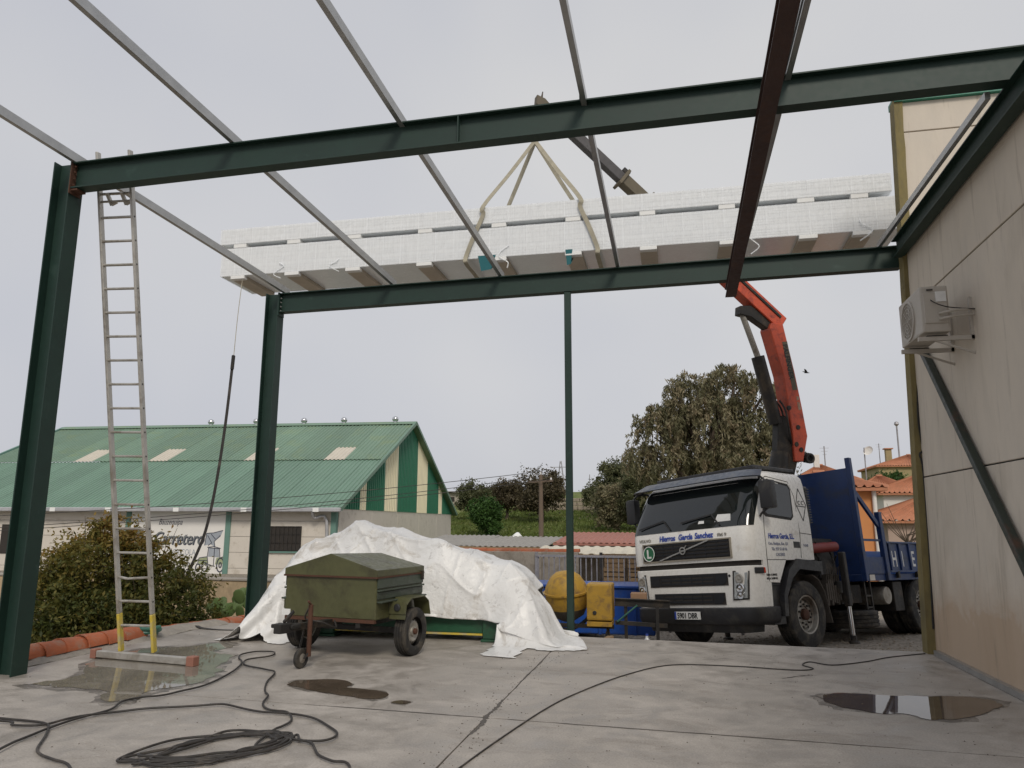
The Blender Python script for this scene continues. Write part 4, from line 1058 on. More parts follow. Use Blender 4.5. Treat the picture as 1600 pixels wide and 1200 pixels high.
tgl = thing('tag_line', 'thin cord and dark ratchet strap trailing from the bundle end down to the bush', 'strap', (-7.5, 11.6, 4))
def tl(mb): return loc(mb, (-7.5, 11.6, 4))
tl(MB().tube(spline([(-7.76, 12.02, 5.98), (-7.66, 11.8, 5.2), (-7.50, 11.52, 4.35)]), .006, 6)).build('cord', 'sling', tgl)
tl(MB().bar((-7.49, 11.5, 4.42), (-7.50, 11.5, 4.16), .05, .06)).build('ratchet', 'dark_metal', tgl, bevel=.012)
tl(ribbon([(-7.50, 11.5, 4.18), (-7.55, 11.5, 3.2), (-7.64, 11.5, 2.2), (-7.76, 11.48, 1.4), (-7.92, 11.42, .85), (-8.06, 11.4, .45), (-8.1, 11.4, .1)], .05, .006, (1, .15, 0))).build('strap', 'cable_black', tgl)
tag(ribbon([(-7.12, 10.42, .05), (-6.9, 10.26, .02), (-6.6, 10.2, .008), (-6.3, 10.22, .006), (-6.1, 10.3, .008)], .06, .005, (.2, 1, 0)).build('webbing_strap', 'cable_black'), 'black webbing strap lying on the slab edge beside the tarpaulin', 'strap')
# ------------------------------------------------------------------ crane truck
tk = thing('crane_truck', 'white cab truck with blue flatbed and red loader crane parked beyond the slab', 'truck', M=TM)
LV = [(1.37, 1.235, .0, .20), (1.60, 1.24, .0, .20), (1.87, 1.24, .012, .20), (2.05, 1.235, .075, .22), (2.35, 1.22, .22, .25), (2.60, 1.20, .35, .28), (2.72, 1.175, .46, .30), (2.80, 1.10, .60, .30), (2.845, .95, .80, .30)]
def cabp(z):
    zs = [l[0] for l in LV]
    return tuple(float(np.interp(z, zs, [l[i] for l in LV])) for i in (1, 2, 3))
def outline(hw, yf, rc, yb, off=0.0, na=6, nf=10, bow=.05):
    hw += off; yf -= off
    pts = [(hw, yb)]
    for k in range(na + 1):
        a = math.pi / 2 * k / na; pts.append((hw - rc + rc * math.cos(a), yf + rc - rc * math.sin(a)))
    w = hw - rc
    for k in range(1, nf): pts.append((w - 2 * w * k / nf, yf))
    for k in range(na, -1, -1):
        a = math.pi / 2 * k / na; pts.append((-(hw - rc + rc * math.cos(a)), yf + rc - rc * math.sin(a)))
    pts.append((-hw, yb))
    return [(x, y - bow * (1 - (x / hw) ** 2) if y < yb - .01 else y) for x, y in pts]
def loft(levels, yb, off=0.0, cap=True):
    mb = MB(); n = None
    for z, hw, yf, rc in levels:
        o_ = outline(hw, yf, rc, yb, off); n = len(o_)
        mb.v += [(x, y, z) for x, y in o_]
    for i in range(len(levels) - 1):
        mb.f += [(i * n + k, i * n + (k + 1) % n, (i + 1) * n + (k + 1) % n, (i + 1) * n + k) for k in range(n)]
    if cap: mb.f += [tuple(range(n - 1, -1, -1)), tuple((len(levels) - 1) * n + k for k in range(n))]
    mb.mi = [0] * len(mb.f); return mb
loft(LV, 1.74).build('cab', 'truck_white', tk, smooth=35)
loft([(.67, 1.215, .01, .22), (.95, 1.23, 0, .22), (1.29, 1.235, -.005, .22)], .47).build('front_panel', 'truck_white', tk, bevel=.01, smooth=35)
loft([(1.285, 1.20, .04, .2), (1.375, 1.20, .04, .2)], .5).build('panel_gap', 'joint_dark', tk)
loft([(.42, 1.20, -.02, .25), (.50, 1.235, -.045, .25), (.672, 1.24, -.04, .25)], .62).build('bumper', 'black_plastic', tk, bevel=.012, smooth=35)
loft([(.30, .98, .06, .12), (.43, 1.0, .02, .12)], .5).build('air_dam', 'black_plastic', tk)
for s_ in (1, -1):
    pl = [(.30, 1.04), (.68, 1.02), (.93, 1.372), (.30, 1.372)]
    mb = MB(); xa, xb = s_ * 1.08, s_ * 1.236
    mb.v = [(xa, y, z) for y, z in pl] + [(xb, y, z) for y, z in pl]
    mb.f = [(0, 1, 2, 3), (7, 6, 5, 4)] + [(i, (i + 1) % 4, (i + 1) % 4 + 4, i + 4) for i in range(4)]; mb.mi = [0] * 6
    mb.build('sill_panel', 'truck_white', tk, bevel=.006)
    x0, x1 = sorted((s_ * .95, s_ * 1.19))
    st = MB().bx(x0, x1, .48, .80, .40, 1.03); st.bx(min(x0, s_ * 1.225), max(x1, s_ * 1.225), .47, .72, .56, .61); st.bx(min(x0, s_ * 1.225), max(x1, s_ * 1.225), .47, .70, .985, 1.01)
    st.build('step_well', 'black_plastic', tk, bevel=.006)
    # wheel arch
    ou = [(.66, .52), (.70, .85), (.92, 1.22), (1.18, 1.385), (1.90, 1.34), (1.88, 1.13)]
    inn = [(.755, .52), (.79, .82), (.99, 1.09), (1.22, 1.225), (1.83, 1.18), (1.83, 1.13)]
    mb = MB(); xa, xb = s_ * 1.0, s_ * 1.275
    for i in range(5):
        q = [ou[i], ou[i + 1], inn[i + 1], inn[i]]
        mb.add([(xa, y, z) for y, z in q] + [(xb, y, z) for y, z in q], [(0, 1, 2, 3), (7, 6, 5, 4)] + [(k, (k + 1) % 4, (k + 1) % 4 + 4, k + 4) for k in range(4)])
    mb.build('wheel_arch', 'black_plastic', tk)
    mb = MB(); arc = [(1.62, 1.13), (1.80, 1.05), (1.93, .86), (2.00, .62), (2.06, .36)]
    for (y0, z0), (y1, z1) in zip(arc, arc[1:]): mb.bar((s_ * 1.06, y0, z0), (s_ * 1.06, y1, z1), .34, .015, up=(0, 1, .3))
    mb.build('mudflap', 'mixer_grime', tk)
# windscreen
na, nf = 6, 10
mb = MB(); zs = [1.90 + (2.655 - 1.90) * k / 9 for k in range(10)]; n = None
for z in zs:
    hw, yf, rc = cabp(z); o_ = outline(hw, yf, rc, 1.74, .007)[2:-2]
    n = len(o_); mb.v += [(x, y, z) for x, y in o_]
mb.f = [(i * n + k, i * n + k + 1, (i + 1) * n + k + 1, (i + 1) * n + k) for i in range(9) for k in range(n - 1)]; mb.mi = [0] * len(mb.f)
mb.build('windscreen', 'glass_dark', tk, smooth=60)
# sun visor
mb = MB(); st = []
for z, off in ((2.665, .10), (2.665, .19), (2.80, .12), (2.80, .05)):
    hw, yf, rc = cabp(2.60 if z < 2.7 else 2.74); st.append([(x, y, z) for x, y in outline(hw, yf - .06, rc, 1.74, off - .03)[2:-2]])
n = len(st[0])
for r_ in st: mb.v += r_
for i in range(4): mb.f += [(i * n + k, i * n + k + 1, ((i + 1) % 4) * n + k + 1, ((i + 1) % 4) * n + k) for k in range(n - 1)]
mb.f += [(0, n, 2 * n, 3 * n), (n - 1, 2 * n - 1, 3 * n - 1, 4 * n - 1)]; mb.mi = [0] * len(mb.f)
mb.build('sun_visor', 'visor_blue', tk, bevel=.01, smooth=40)
MB().bx(-1.05, 1.05, .62, 1.78, 2.845, 2.905).build('roof_board', 'black_plastic', tk, bevel=.012)
# side windows, seams, mirrors
def sidepoly(poly, s_, off, name, mm, t=.006):
    mb = MB(); n = len(poly)
    f_ = lambda z: cabp(max(1.37, z))[0]
    mb.v = [(s_ * (f_(z) + off - t), y, z) for y, z in poly] + [(s_ * (f_(z) + off), y, z) for y, z in poly]
    mb.f = [tuple(range(n)), tuple(range(2 * n - 1, n - 1, -1))] + [(i, (i + 1) % n, (i + 1) % n + n, i + n) for i in range(n)]
    mb.mi = [0] * len(mb.f); return mb.build(name, mm, tk)
def seam(pts, s_):
    mb = MB(); f_ = lambda z: s_ * (cabp(max(1.37, z))[0] + .001)
    for (y0, z0), (y1, z1) in zip(pts, pts[1:]): mb.bar((f_(z0), y0, z0), (f_(z1), y1, z1), .006, .009, up=(0, 1, 0) if abs(y1 - y0) < abs(z1 - z0) else (0, 0, 1))
    return mb.build('door_seam', 'joint_dark', tk)
for s_ in (1, -1):
    sidepoly([(.44, 2.10), (.50, 2.04), (1.20, 2.0), (1.28, 2.06), (1.33, 2.52), (1.28, 2.60), (.72, 2.66), (.60, 2.62)], s_, .004, 'window_seal', 'black_rubber')
    w_ = sidepoly([(.50, 2.12), (.55, 2.08), (1.19, 2.04), (1.24, 2.08), (1.29, 2.50), (1.25, 2.56), (.74, 2.62), (.64, 2.58)], s_, .008, 'side_window', 'glass_dark')
    seam([(.40, 1.05), (.42, 1.85), (.46, 2.1), (.58, 2.64), (.70, 2.70), (1.30, 2.64), (1.40, 2.40), (1.40, 1.80), (1.36, 1.40)], s_)
    seam([(1.40, 1.80), (1.73, 1.78)], s_); seam([(.42, 1.372), (.92, 1.372)], s_); seam([(1.40, 1.80), (1.40, 2.74)], s_)
    sidepoly([(1.18, 1.56), (1.36, 1.555), (1.36, 1.655), (1.18, 1.66)], s_, .004, 'door_handle', 'black_plastic', .01)
    mr = MB(); xm_ = s_ * 1.43
    mr.bx(min(xm_ - .11, xm_ + .11), max(xm_ - .11, xm_ + .11), .26, .42, 2.14, 2.58)
    mo = mr.build('mirror', 'black_plastic', tk, bevel=.035, seg=2, smooth=True)
    ma = MB(); ma.tube(spline([(s_ * 1.20, .40, 2.03), (s_ * 1.32, .30, 2.08), (s_ * 1.42, .34, 2.16)]), .018, 8); ma.tube(spline([(s_ * 1.17, .55, 2.66), (s_ * 1.30, .38, 2.66), (s_ * 1.42, .34, 2.57)]), .018, 8)
    ma.build('mirror_arm', 'black_plastic', mo, smooth=True)
    MB().bx(min(xm_ - .09, xm_ + .09), max(xm_ - .09, xm_ + .09), .42, .424, 2.17, 2.55).build('mirror_glass', 'chrome', mo)
sm = lambda z, y: frame_m((cabp(z)[0] + .004, y, z), (0, 1, 0), (0, 0, 1))
text('door_lettering', 'Hierros García, S.L.', .115, sm(1.70, .50), 'print_blue', tk, bold=.003, xs=.78)
for k, (s_, y) in enumerate((('Ctra. Badajoz, Km. 1,8', .48), ('Tfn. 927 53 60 46', .56), ('CACERES', .66))):
    text('door_lettering', s_, .066, sm(1.60 - k * .085, y), 'print_grey', tk, bold=.001, xs=.88)
text('weight_marking', 'TARA: 11.500 KG', .045, frame_m((1.239, .34, 1.13), (0, 1, 0), (0, 0, 1)), 'print_black', tk, xs=.85, bold=.001)
text('weight_marking', 'M.M.A. 26.000 KG', .045, frame_m((1.239, .34, 1.075), (0, 1, 0), (0, 0, 1)), 'print_black', tk, xs=.85, bold=.001)
text('model_badge', '9-340', .06, sm(1.58, 1.46), 'print_grey', tk, bold=.001)
dm = MB(); D4 = [(1.42, 2.27), (1.56, 2.54), (1.71, 2.27), (1.56, 2.0)]
for (y0, z0), (y1, z1) in zip(D4, D4[1:] + D4[:1]): dm.bar((cabp(z0)[0] + .003, y0, z0), (cabp(z1)[0] + .003, y1, z1), .006, .013, up=(0, 1, 0))
dm.bar((cabp(2.24)[0] + .003, 1.45, 2.245), (cabp(2.24)[0] + .003, 1.70, 2.235), .006, .013)
dm.build('diamond_mark', 'print_black', tk)
text('diamond_lettering', 'C C', .10, sm(2.265, 1.475), 'print_black', tk)
# front face
def fy(x, z):
    hw, yf, rc = cabp(max(z, 1.37)) if z > 1.33 else (1.235, 0, .22)
    return yf - .05 * (1 - (x / hw) ** 2)
def frontpoly(poly, off, t, name, mm, parent=tk, bev=0):
    mb = MB(); n = len(poly)
    mb.v = [(x, fy(x, z) - off, z) for x, z in poly] + [(x, fy(x, z) - off + t, z) for x, z in poly]
    mb.f = [tuple(range(n)), tuple(range(2 * n - 1, n - 1, -1))] + [(i, (i + 1) % n, (i + 1) % n + n, i + n) for i in range(n)]
    mb.mi = [0] * len(mb.f); return mb.build(name, mm, parent, bevel=bev)
def strip(x0, x1, z0, z1, off, t, name, mm, parent, n=8):
    mb = MB()
    for i in range(n):
        a = x0 + (x1 - x0) * i / n; c = x0 + (x1 - x0) * (i + 1) / n
        za = z0[0] + (z0[1] - z0[0]) * i / n if isinstance(z0, tuple) else z0
        mb.add([(a, fy(a, z1) - off, z0), (c, fy(c, z1) - off, z0), (c, fy(c, z1) - off, z1), (a, fy(a, z1) - off, z1), (a, fy(a, z1) - off + t, z0), (c, fy(c, z1) - off + t, z0), (c, fy(c, z1) - off + t, z1), (a, fy(a, z1) - off + t, z1)],
               [(0, 1, 2, 3), (7, 6, 5, 4), (0, 4, 5, 1), (3, 2, 6, 7), (0, 3, 7, 4), (1, 5, 6, 2)])
    return mb.build(name, mm, parent)
gr = strip(-.90, .90, 1.43, 1.715, .012, .03, 'grille', 'joint_dark', tk, 12)
for z in (1.455, 1.51, 1.565, 1.62, 1.675): strip(-.87, .87, z, z + .026, .019, .007, 'grille_slat', 'grille', gr, 12)
for k in range(7): x = -.66 + k * .22; frontpoly([(x - .006, 1.44), (x + .006, 1.44), (x + .006, 1.705), (x - .006, 1.705)], .0205, .008, 'grille_bar', 'grille', gr)
for z0, z1 in ((1.415, 1.435), (1.71, 1.73)): strip(-.92, .92, z0, z1, .026, .03, 'grille_frame', 'frame_beige', gr, 12)
for x in (-.92, .90): frontpoly([(x, 1.42), (x + .02, 1.42), (x + .02, 1.725), (x, 1.725)], .026, .03, 'grille_frame', 'frame_beige', gr)
mb = MB(); mb.bar((-.52, fy(-.52, 1.44) - .034, 1.435), (.52, fy(.52, 1.71) - .034, 1.715), .01, .022, up=(0, 0, 1)); mb.build('grille_diagonal', 'badge_chrome', gr)
eb = MB().lathe([(.062, 0), (.062, .014), (.044, .014), (.044, 0)], 24, rotm((0, fy(0, 1.57) - .034, 1.575), (0, -1, 0)), caps=False); eb.bar((.045, -.089, 1.62), (.082, -.089, 1.657), .012, .014); eb.bx(-.05, .05, -.092, -.08, 1.566, 1.584)
eb.build('emblem', 'badge_chrome', gr)
MB().lathe([(.13, 0), (.13, .006)], 32, rotm((-.76, fy(-.76, 1.57) - .028, 1.565), (0, -1, 0))).build('round_sign', 'badge_green', tk)
MB().lathe([(.128, 0), (.128, .004), (.114, .004), (.114, 0)], 32, rotm((-.76, fy(-.76, 1.57) - .0345, 1.565), (0, -1, 0)), caps=False).build('sign_ring', 'print_white', tk)
fm_ = lambda x, z, e=.006: frame_m((x, fy(x, z) - e, z), (1, -(fy(x + .3, z) - fy(x - .3, z)) * -1 / .6, 0), (0, 0, 1))
text('sign_letter', 'L', .20, frame_m((-.81, fy(-.76, 1.57) - .036, 1.495), (1, .0, 0), (0, 0, 1)), 'print_white', tk, bold=.006)
words = 'Hierros García Sanchez'; parts_ = [('Hierros', -.52), ('García', -.10), ('Sanchez', .24)]
for w_, x in parts_: text('front_lettering', w_, .13, fm_(x + .12, 1.755, .008) @ Matrix.Translation((-.12, 0, 0)), 'print_blue', tk, bold=.0035, shear=.15, xs=.86)
text('maker_lettering', 'VOLVO', .07, fm_(-.85, 1.765, .006) @ Matrix.Translation((-.15, 0, 0)), 'rim_silver', tk, bold=.002, xs=1.2)
text('model_lettering', 'FM 9', .07, fm_(.75, 1.76, .006) @ Matrix.Translation((-.07, 0, 0)), 'rim_silver', tk, bold=.002, xs=1.2)
for zb_, zt_, xw in ((1.005, 1.195, .80), (.72, .90, .72)):
    lg = strip(-xw, xw, zb_, zt_, .008, .03, 'lower_grille', 'joint_dark', tk, 14)
    for k in range(3): z = zb_ + .03 + k * .058; strip(-xw * .68, xw * .68, z, z + .03, .014, .005, 'grille_slat', 'grille', lg, 10)
    for k in range(6): x = -xw * .68 + k * xw * .272; frontpoly([(x - .008, zb_ + .02), (x + .008, zb_ + .02), (x + .008, zt_ - .015), (x - .008, zt_ - .015)], .0155, .006, 'grille_bar', 'grille', lg)
    for s_ in (1, -1): frontpoly([(s_ * xw * .72, zb_ + .015), (s_ * xw * .9, zb_ + .012), (s_ * xw * .98, zb_ + .065), (s_ * xw * .98, zt_ - .012), (s_ * xw * .72, zt_ - .012)], .0175, .005, 'grille_blank', 'grille', lg)
for s_ in (1, -1):
    q = [(s_ * .88, .80), (s_ * 1.10, .81), (s_ * 1.13, 1.19), (s_ * .92, 1.20)]
    def hp(x, z, o_): return (x, -.05 * (1 - (x / 1.235) ** 2) + (0 if abs(x) < 1.013 else .22 - math.sqrt(max(0, .22 ** 2 - (abs(x) - 1.013) ** 2))) - o_ - .004, z)
    bk = MB().add([hp(x, z, .012) for x, z in q] + [hp(x, z, -.02) for x, z in q], [(0, 1, 2, 3), (7, 6, 5, 4), (0, 4, 5, 1), (1, 5, 6, 2), (2, 6, 7, 3), (3, 7, 4, 0)])
    hl = bk.build('headlight', 'lamp_glass', tk, bevel=.006)
    for z in (1.10, .96, .86):
        MB().lathe([(.075 if z > .9 else .05, 0), (.06, .010), (.03, .006), (.001, .012)], 20, rotm(hp(s_ * 1.0, z, .0125), (0, -1, 0))).build('reflector', 'chrome' if z < 1 else 'rim_silver', hl)
    MB().add([hp(x, z, .010) for x, z in ((s_ * .86, .78), (s_ * 1.12, .79), (s_ * 1.155, 1.21), (s_ * .90, 1.22))] + [hp(x, z, 0) for x, z in ((s_ * .86, .78), (s_ * 1.12, .79), (s_ * 1.155, 1.21), (s_ * .90, 1.22))], [(0, 1, 2, 3), (0, 4, 5, 1), (1, 5, 6, 2), (2, 6, 7, 3), (3, 7, 4, 0)]).build('bezel', 'joint_dark', hl)
    MB().bar((s_ * 1.20, .10, 1.215), (s_ * 1.255, .26, 1.215), .05, .09).build('indicator', 'black_plastic', tk, bevel=.01)
    MB().bar((s_ * 1.235, .215, 1.215), (s_ * 1.262, .285, 1.215), .052, .085).build('indicator_lens', 'lamp_red', tk, bevel=.008)
for x, z in ((-.92, 1.14), (.83, 1.15)): MB().lathe([(.02, 0), (.02, .012)], 12, rotm((x, fy(x, 1.1), z), (0, -1, 0))).build('bolt_plug', 'black_plastic', tk)
np_ = MB().bx(-.26, .26, -.115, -.105, .50, .62).build('number_plate', 'print_white', tk)
MB().bx(-.26, -.225, -.117, -.113, .502, .618).build('plate_band', 'print_blue', np_)
text('plate_number', '5901 DBR', .118, frame_m((-.205, -.117, .518), (1, 0, 0), (0, 0, 1)), 'print_black', np_, bold=.003, xs=.83)
for x0, x1, z0, z1 in ((-1.0, -.45, 1.99, 2.10), (-.05, .55, 2.03, 2.12)):
    a = (x0, fy(x0, z0) - .035, z0); c = (x1, fy(x1, z1) - .035, z1); e = ((x1 + .18), fy(x1 + .18, 1.93) - .02, 1.93)
    wp = MB().bar(a, c, .014, .022); wp.bar(c, e, .018, .022); wp.build('wiper', 'black_plastic', tk)
frontpoly([(.62, 1.99), (.92, 1.99), (.90, 2.10), (.66, 2.11)], .012, .002, 'windscreen_paper', 'print_white')
frontpoly([(.30, 1.985), (.42, 1.985), (.41, 2.03), (.31, 2.03)], .012, .002, 'windscreen_paper', 'print_white')
# wheels
wt = tyre_mesh(.52, .295, .30, 'tyre', True, 56)
rim = MB().lathe([(.295, .125), (.30, .13), (.275, .125), (.265, .06), (.225, .02), (.215, .05), (.20, .062), (.13, .066), (.125, .05), (.085, .05), (.08, .10), (.001, .11)], 36, caps=False)
rimm = rim.mesh('wheel', 'rim_silver', smooth=30)
hubm = MB().lathe([(.088, .05), (.088, .105), (.07, .115), (.001, .117)], 20, caps=False).mesh('hub', 'rust', smooth=30)
bolt = MB().lathe([(.017, .062), (.017, .09), (.001, .092)], 8).mesh('wheel_nut', 'dark_metal')
hole = MB().lathe([(.024, .0), (.024, .003)], 10).mesh('rim_hole', 'joint_dark')
def truck_wheel(x, y, out, z=.52):
    w = link('wheel', rimm, tk); w.matrix_local = xm(x, y, z) @ (Matrix.Identity(4) if out > 0 else Matrix.Rotation(math.pi, 4, 'X'))
    link('tyre', wt, w); link('hub', hubm, w)
    for k in range(10):
        a = k * math.pi / 5
        o = link('wheel_nut', bolt, w, (.155 * math.cos(a), .155 * math.sin(a), 0))
        link('rim_hole', hole, w, (.205 * math.cos(a + .3), .205 * math.sin(a + .3), .0615))
for s_ in (1, -1):
    truck_wheel(s_ * 1.09, 1.37, s_)
    for y in (5.35, 6.70): truck_wheel(s_ * 1.09, y, s_); truck_wheel(s_ * .76, y, -s_)
# chassis and running gear
mb = MB()
for s_ in (.42, -.42): mb.bar((s_, .6, .86), (s_, 9.4, .86), .08, .26)
mb.bx(-.88, .88, .45, 1.72, .55, 1.36); mb.bx(-1.0, 1.0, .5, 1.7, .98, 1.37)
mb.build('chassis', 'dark_metal', tk)
ax = MB()
for y in (1.37, 5.35, 6.7): ax.bar((-1.0, y, .52), (1.0, y, .52), .14, .14)
ax.build('axle', 'dark_metal', tk)
MB().bx(-1.24, 1.24, 3.25, 9.6, 1.0, 1.12).build('bed_floor', 'truck_blue', tk, bevel=.008)
MB().bx(-1.20, 1.20, 3.27, 3.31, 1.121, 3.02).build('bulkhead', 'truck_blue', tk, bevel=.005)
for s_ in (1, -1):
    MB().bx(s_ * 1.245 - .045, s_ * 1.245 + .045, 3.24, 3.34, 1.0, 3.20).build('corner_post', 'truck_blue', tk, bevel=.008)
    MB().bx(s_ * 1.245 - .045, s_ * 1.245 + .045, 4.02, 4.14, 1.0, 2.24).build('side_post', 'truck_blue', tk, bevel=.008)
    db = MB().bar((s_ * 1.245, 3.34, 2.58), (s_ * 1.245, 4.03, 1.98), .05, .08); db.bar((s_ * 1.245, 3.34, 1.72), (s_ * 1.245, 4.02, 1.72), .03, .04)
    db.build('side_brace', 'truck_blue', tk)
    MB().bx(s_ * 1.235 - .02, s_ * 1.235 + .02, 3.34, 4.02, 1.12, 1.42).build('side_panel', 'truck_blue', tk, bevel=.004)
    bo = MB().bx(s_ * 1.235 - .02, s_ * 1.235 + .02, 4.15, 9.5, 1.14, 1.70).build('drop_side', 'truck_blue', tk, bevel=.005)
    for k in range(14):
        y = 4.22 + k * .385; MB().bx(min(s_ * 1.255, s_ * 1.285), max(s_ * 1.255, s_ * 1.285), y, y + .07, 1.16, 1.68).build('rib', 'truck_blue', bo, bevel=.006)
    for z in (1.14, 1.665): MB().bx(min(s_ * 1.255, s_ * 1.29), max(s_ * 1.255, s_ * 1.29), 4.15, 9.5, z, z + .035).build('edge_rail', 'truck_blue', bo, bevel=.005)
    for k in range(7): MB().bx(min(s_ * 1.25, s_ * 1.30), max(s_ * 1.25, s_ * 1.30), 4.4 + k * .75, 4.46 + k * .75, 1.04, 1.16).build('hinge', 'dark_metal', bo)
    MB().bx(min(s_ * 1.25, s_ * 1.256), max(s_ * 1.25, s_ * 1.256), 3.42, 3.60, 1.01, 1.11).build('marker_plate', 'house_white', tk)
for k, ch_ in enumerate('HIERROS'):
    text('side_lettering', ch_, .40, frame_m((1.2565, 4.315 + k * .385, 1.25), (0, 1, 0), (0, 0, 1)), 'print_white', tk, bold=.006, xs=.70)
tp = MB(); tp.bx(-1.22, 1.22, 9.46, 9.5, 1.121, 1.68); tp.build('tailboard', 'truck_blue', tk)
sw = link('spare_tyre', tyre_mesh(.46, .28, .30, 'spare_tyre', True, 40), tk, (.80, 3.40, .36))
MB().lathe([(.275, -.1), (.275, .1)], 24, Matrix.Translation((.80, 3.40, .36))).build('spare_rim', 'rim_silver', tk)
MB().lathe([(.15, -.28), (.16, -.26), (.16, .26), (.15, .28), (.001, .285)], 24, xm(.90, 4.10, .74)).build('air_tank', 'rim_silver', tk, smooth=30)
fr_ = MB(); fr_.bx(.45, .9, 3.0, 3.7, .62, .95); fr_.bx(.5, 1.15, 4.4, 4.75, .45, .98); fr_.bx(-1.1, -.45, 2.9, 4.6, .45, .95)
fr_.build('equipment_box', 'dark_metal', tk, bevel=.01)
lf = MB()
for y in (3.42, 3.62): lf.bar((1.12, y, 1.0), (1.12, y, .5), .035, .035, up=(0, 1, 0))
for z in (.55, .75): lf.bar((1.12, 3.42, z), (1.12, 3.62, z), .03, .03)
lf.build('bed_ladder', 'dark_metal', tk)
MB().bx(.90, 1.20, 7.6, 9.3, .45, .95).build('rear_guard', 'dark_metal', tk)
# snorkel grille behind the cab
sg = MB().bx(.98, 1.18, 1.77, 1.90, 1.95, 2.60).build('air_intake', 'black_plastic', tk, bevel=.02)
for k in range(14): MB().bx(1.175, 1.20, 1.78, 1.905, 1.98 + k * .043, 2.0 + k * .043).build('intake_rib', 'black_plastic', sg)
# stabiliser, controls
MB().bar((-1.2, 2.55, .92), (1.18, 2.55, .92), .20, .20).build('stabiliser_beam', 'dark_metal', tk, bevel=.008)
for s_ in (1, -1):
    MB().bar((s_ * 1.27, 2.55, .60), (s_ * 1.27, 2.55, 1.50), .10, .11, up=(0, 1, 0)).build('stabiliser_leg', 'dark_metal', tk, bevel=.015)
    MB().tube([(s_ * 1.27, 2.55, .62), (s_ * 1.27, 2.55, .07)], .036, 14).build('stabiliser_rod', 'chrome', tk, smooth=True)
    MB().lathe([(.10, 0), (.09, .03), (.05, .05), (.05, .13)], 16, Matrix.Translation((s_ * 1.27, 2.55, .005))).build('stabiliser_foot', 'dark_metal', tk)
    cv = MB(); rnd = random.Random(31 + s_)
    for k in range(7): y = 2.12 + k * .065; cv.bx(min(s_ * .98, s_ * 1.16), max(s_ * .98, s_ * 1.16), y, y + .045, .62 + rnd.uniform(0, .1), 1.05 + rnd.uniform(-.1, .1)); cv.bar((s_ * 1.15, y + .02, 1.0), (s_ * 1.2, y + .02, 1.22 + rnd.uniform(-.03, .05)), .012, .012)
    for k in range(6): y = 2.66 + k * .05; cv.bx(min(s_ * 1.0, s_ * 1.14), max(s_ * 1.0, s_ * 1.14), y, y + .03, .66, .86 + rnd.uniform(-.08, .1))
    cv.build('control_valves', 'mixer_grime', tk)
hz = MB(); rnd = random.Random(8)
for k in range(16):
    a = Vector((rnd.uniform(.3, 1.1), rnd.uniform(1.9, 2.9), rnd.uniform(.8, 1.5))); c = Vector((rnd.uniform(.3, 1.1), rnd.uniform(1.9, 2.9), rnd.uniform(1.0, 1.9)))
    hz.tube(spline([a, a.lerp(c, .3) + Vector((.1, 0, .1)), a.lerp(c, .7) + Vector((.05, .1, -.1)), c], 5), .016, 6)
hz.build('hydraulic_hoses', 'black_rubber', tk, smooth=True)
MB().tube([(1.0, 1.86, 1.56), (1.13, 2.62, 1.60)], .085, 16).build('red_cylinder', 'dark_red', tk, smooth=True)
MB().tube([(1.13, 2.60, 1.60), (1.137, 2.64, 1.60)], .055, 16).build('cylinder_cap', 'dark_metal', tk)
cb = MB().bx(-.45, .75, 2.05, 2.95, .95, 1.35); cb.bx(.1, .95, 2.2, 2.9, 1.05, 1.75)
cb.build('crane_base', 'dark_metal', tk, bevel=.03)
# --- crane booms, worked out in the vertical plane through the column and the hook
TI = TM.inverted()
CB = Vector((1.70, 14.97, 0)); DH = Vector((-.8565, -.5162, 0)); NN = Vector((.5162, -.8565, 0))
def cp_(r, z, s_=0.0): return TI @ (CB + DH * r + Vector((0, 0, z)) + NN * s_)
def plate(poly, w, name, mm, parent=tk, bev=.0, s0=None):
    a, c = (-w / 2, w / 2) if s0 is None else s0
    n = len(poly); mb = MB()
    mb.v = [tuple(cp_(r, z, a)) for r, z in poly] + [tuple(cp_(r, z, c)) for r, z in poly]
    mb.f = [tuple(range(n)), tuple(range(2 * n - 1, n - 1, -1))] + [(i, (i + 1) % n, (i + 1) % n + n, i + n) for i in range(n)]
    mb.mi = [0] * len(mb.f); return mb.build(name, mm, parent, bevel=bev)
MB().tube([cp_(0, .45), cp_(-.20, 2.3), cp_(-.34, 2.9)], [.24, .20, .16], 20).build('crane_column', 'dark_metal', tk, smooth=True)
plate([(-.20, 2.3), (-.22, 3.0), (-.28, 3.6), (-.46, 3.6), (-.72, 2.9), (-.55, 2.4)], .20, 'column_head', 'dark_metal', bev=.02)
bm1 = plate([(-.55, 2.72), (-.74, 2.72), (-.88, 3.22), (-.80, 3.75), (-.68, 4.45), (-.47, 5.42), (-.20, 5.42), (-.15, 5.3), (-.40, 4.4), (-.50, 3.6), (-.54, 3.2)], .32, 'main_boom', 'crane_red', bev=.015)
def al(r0, z0, r1, z1, t): return (r0 + (r1 - r0) * t, z0 + (z1 - z0) * t)
tx, tz = (.21, -.976)     # downwards along the boom
lbx = Vector((-DH.x * -0, 0, 0))
bx_ = (-DH * .17 + Vector((0, 0, -1))).normalized(); by_ = NN.cross(bx_).normalized()
M3 = TI.to_3x3()
def boom_text(s_, size, r, z, mm, name, xs=1.0, bold=.003):
    o_ = cp_(r, z, .163); return text(name, s_, size, frame_m(o_, M3 @ bx_, M3 @ by_), mm, bm1, bold=bold, xs=xs)
lp = MB(); c0 = Vector((-.535, 5.02)); d_ = Vector((-.17, -1)).normalized(); e_ = Vector((-1, .17)).normalized()
q = [c0, c0 + d_ * .98, c0 + d_ * .98 + e_ * .14, c0 + e_ * .14]
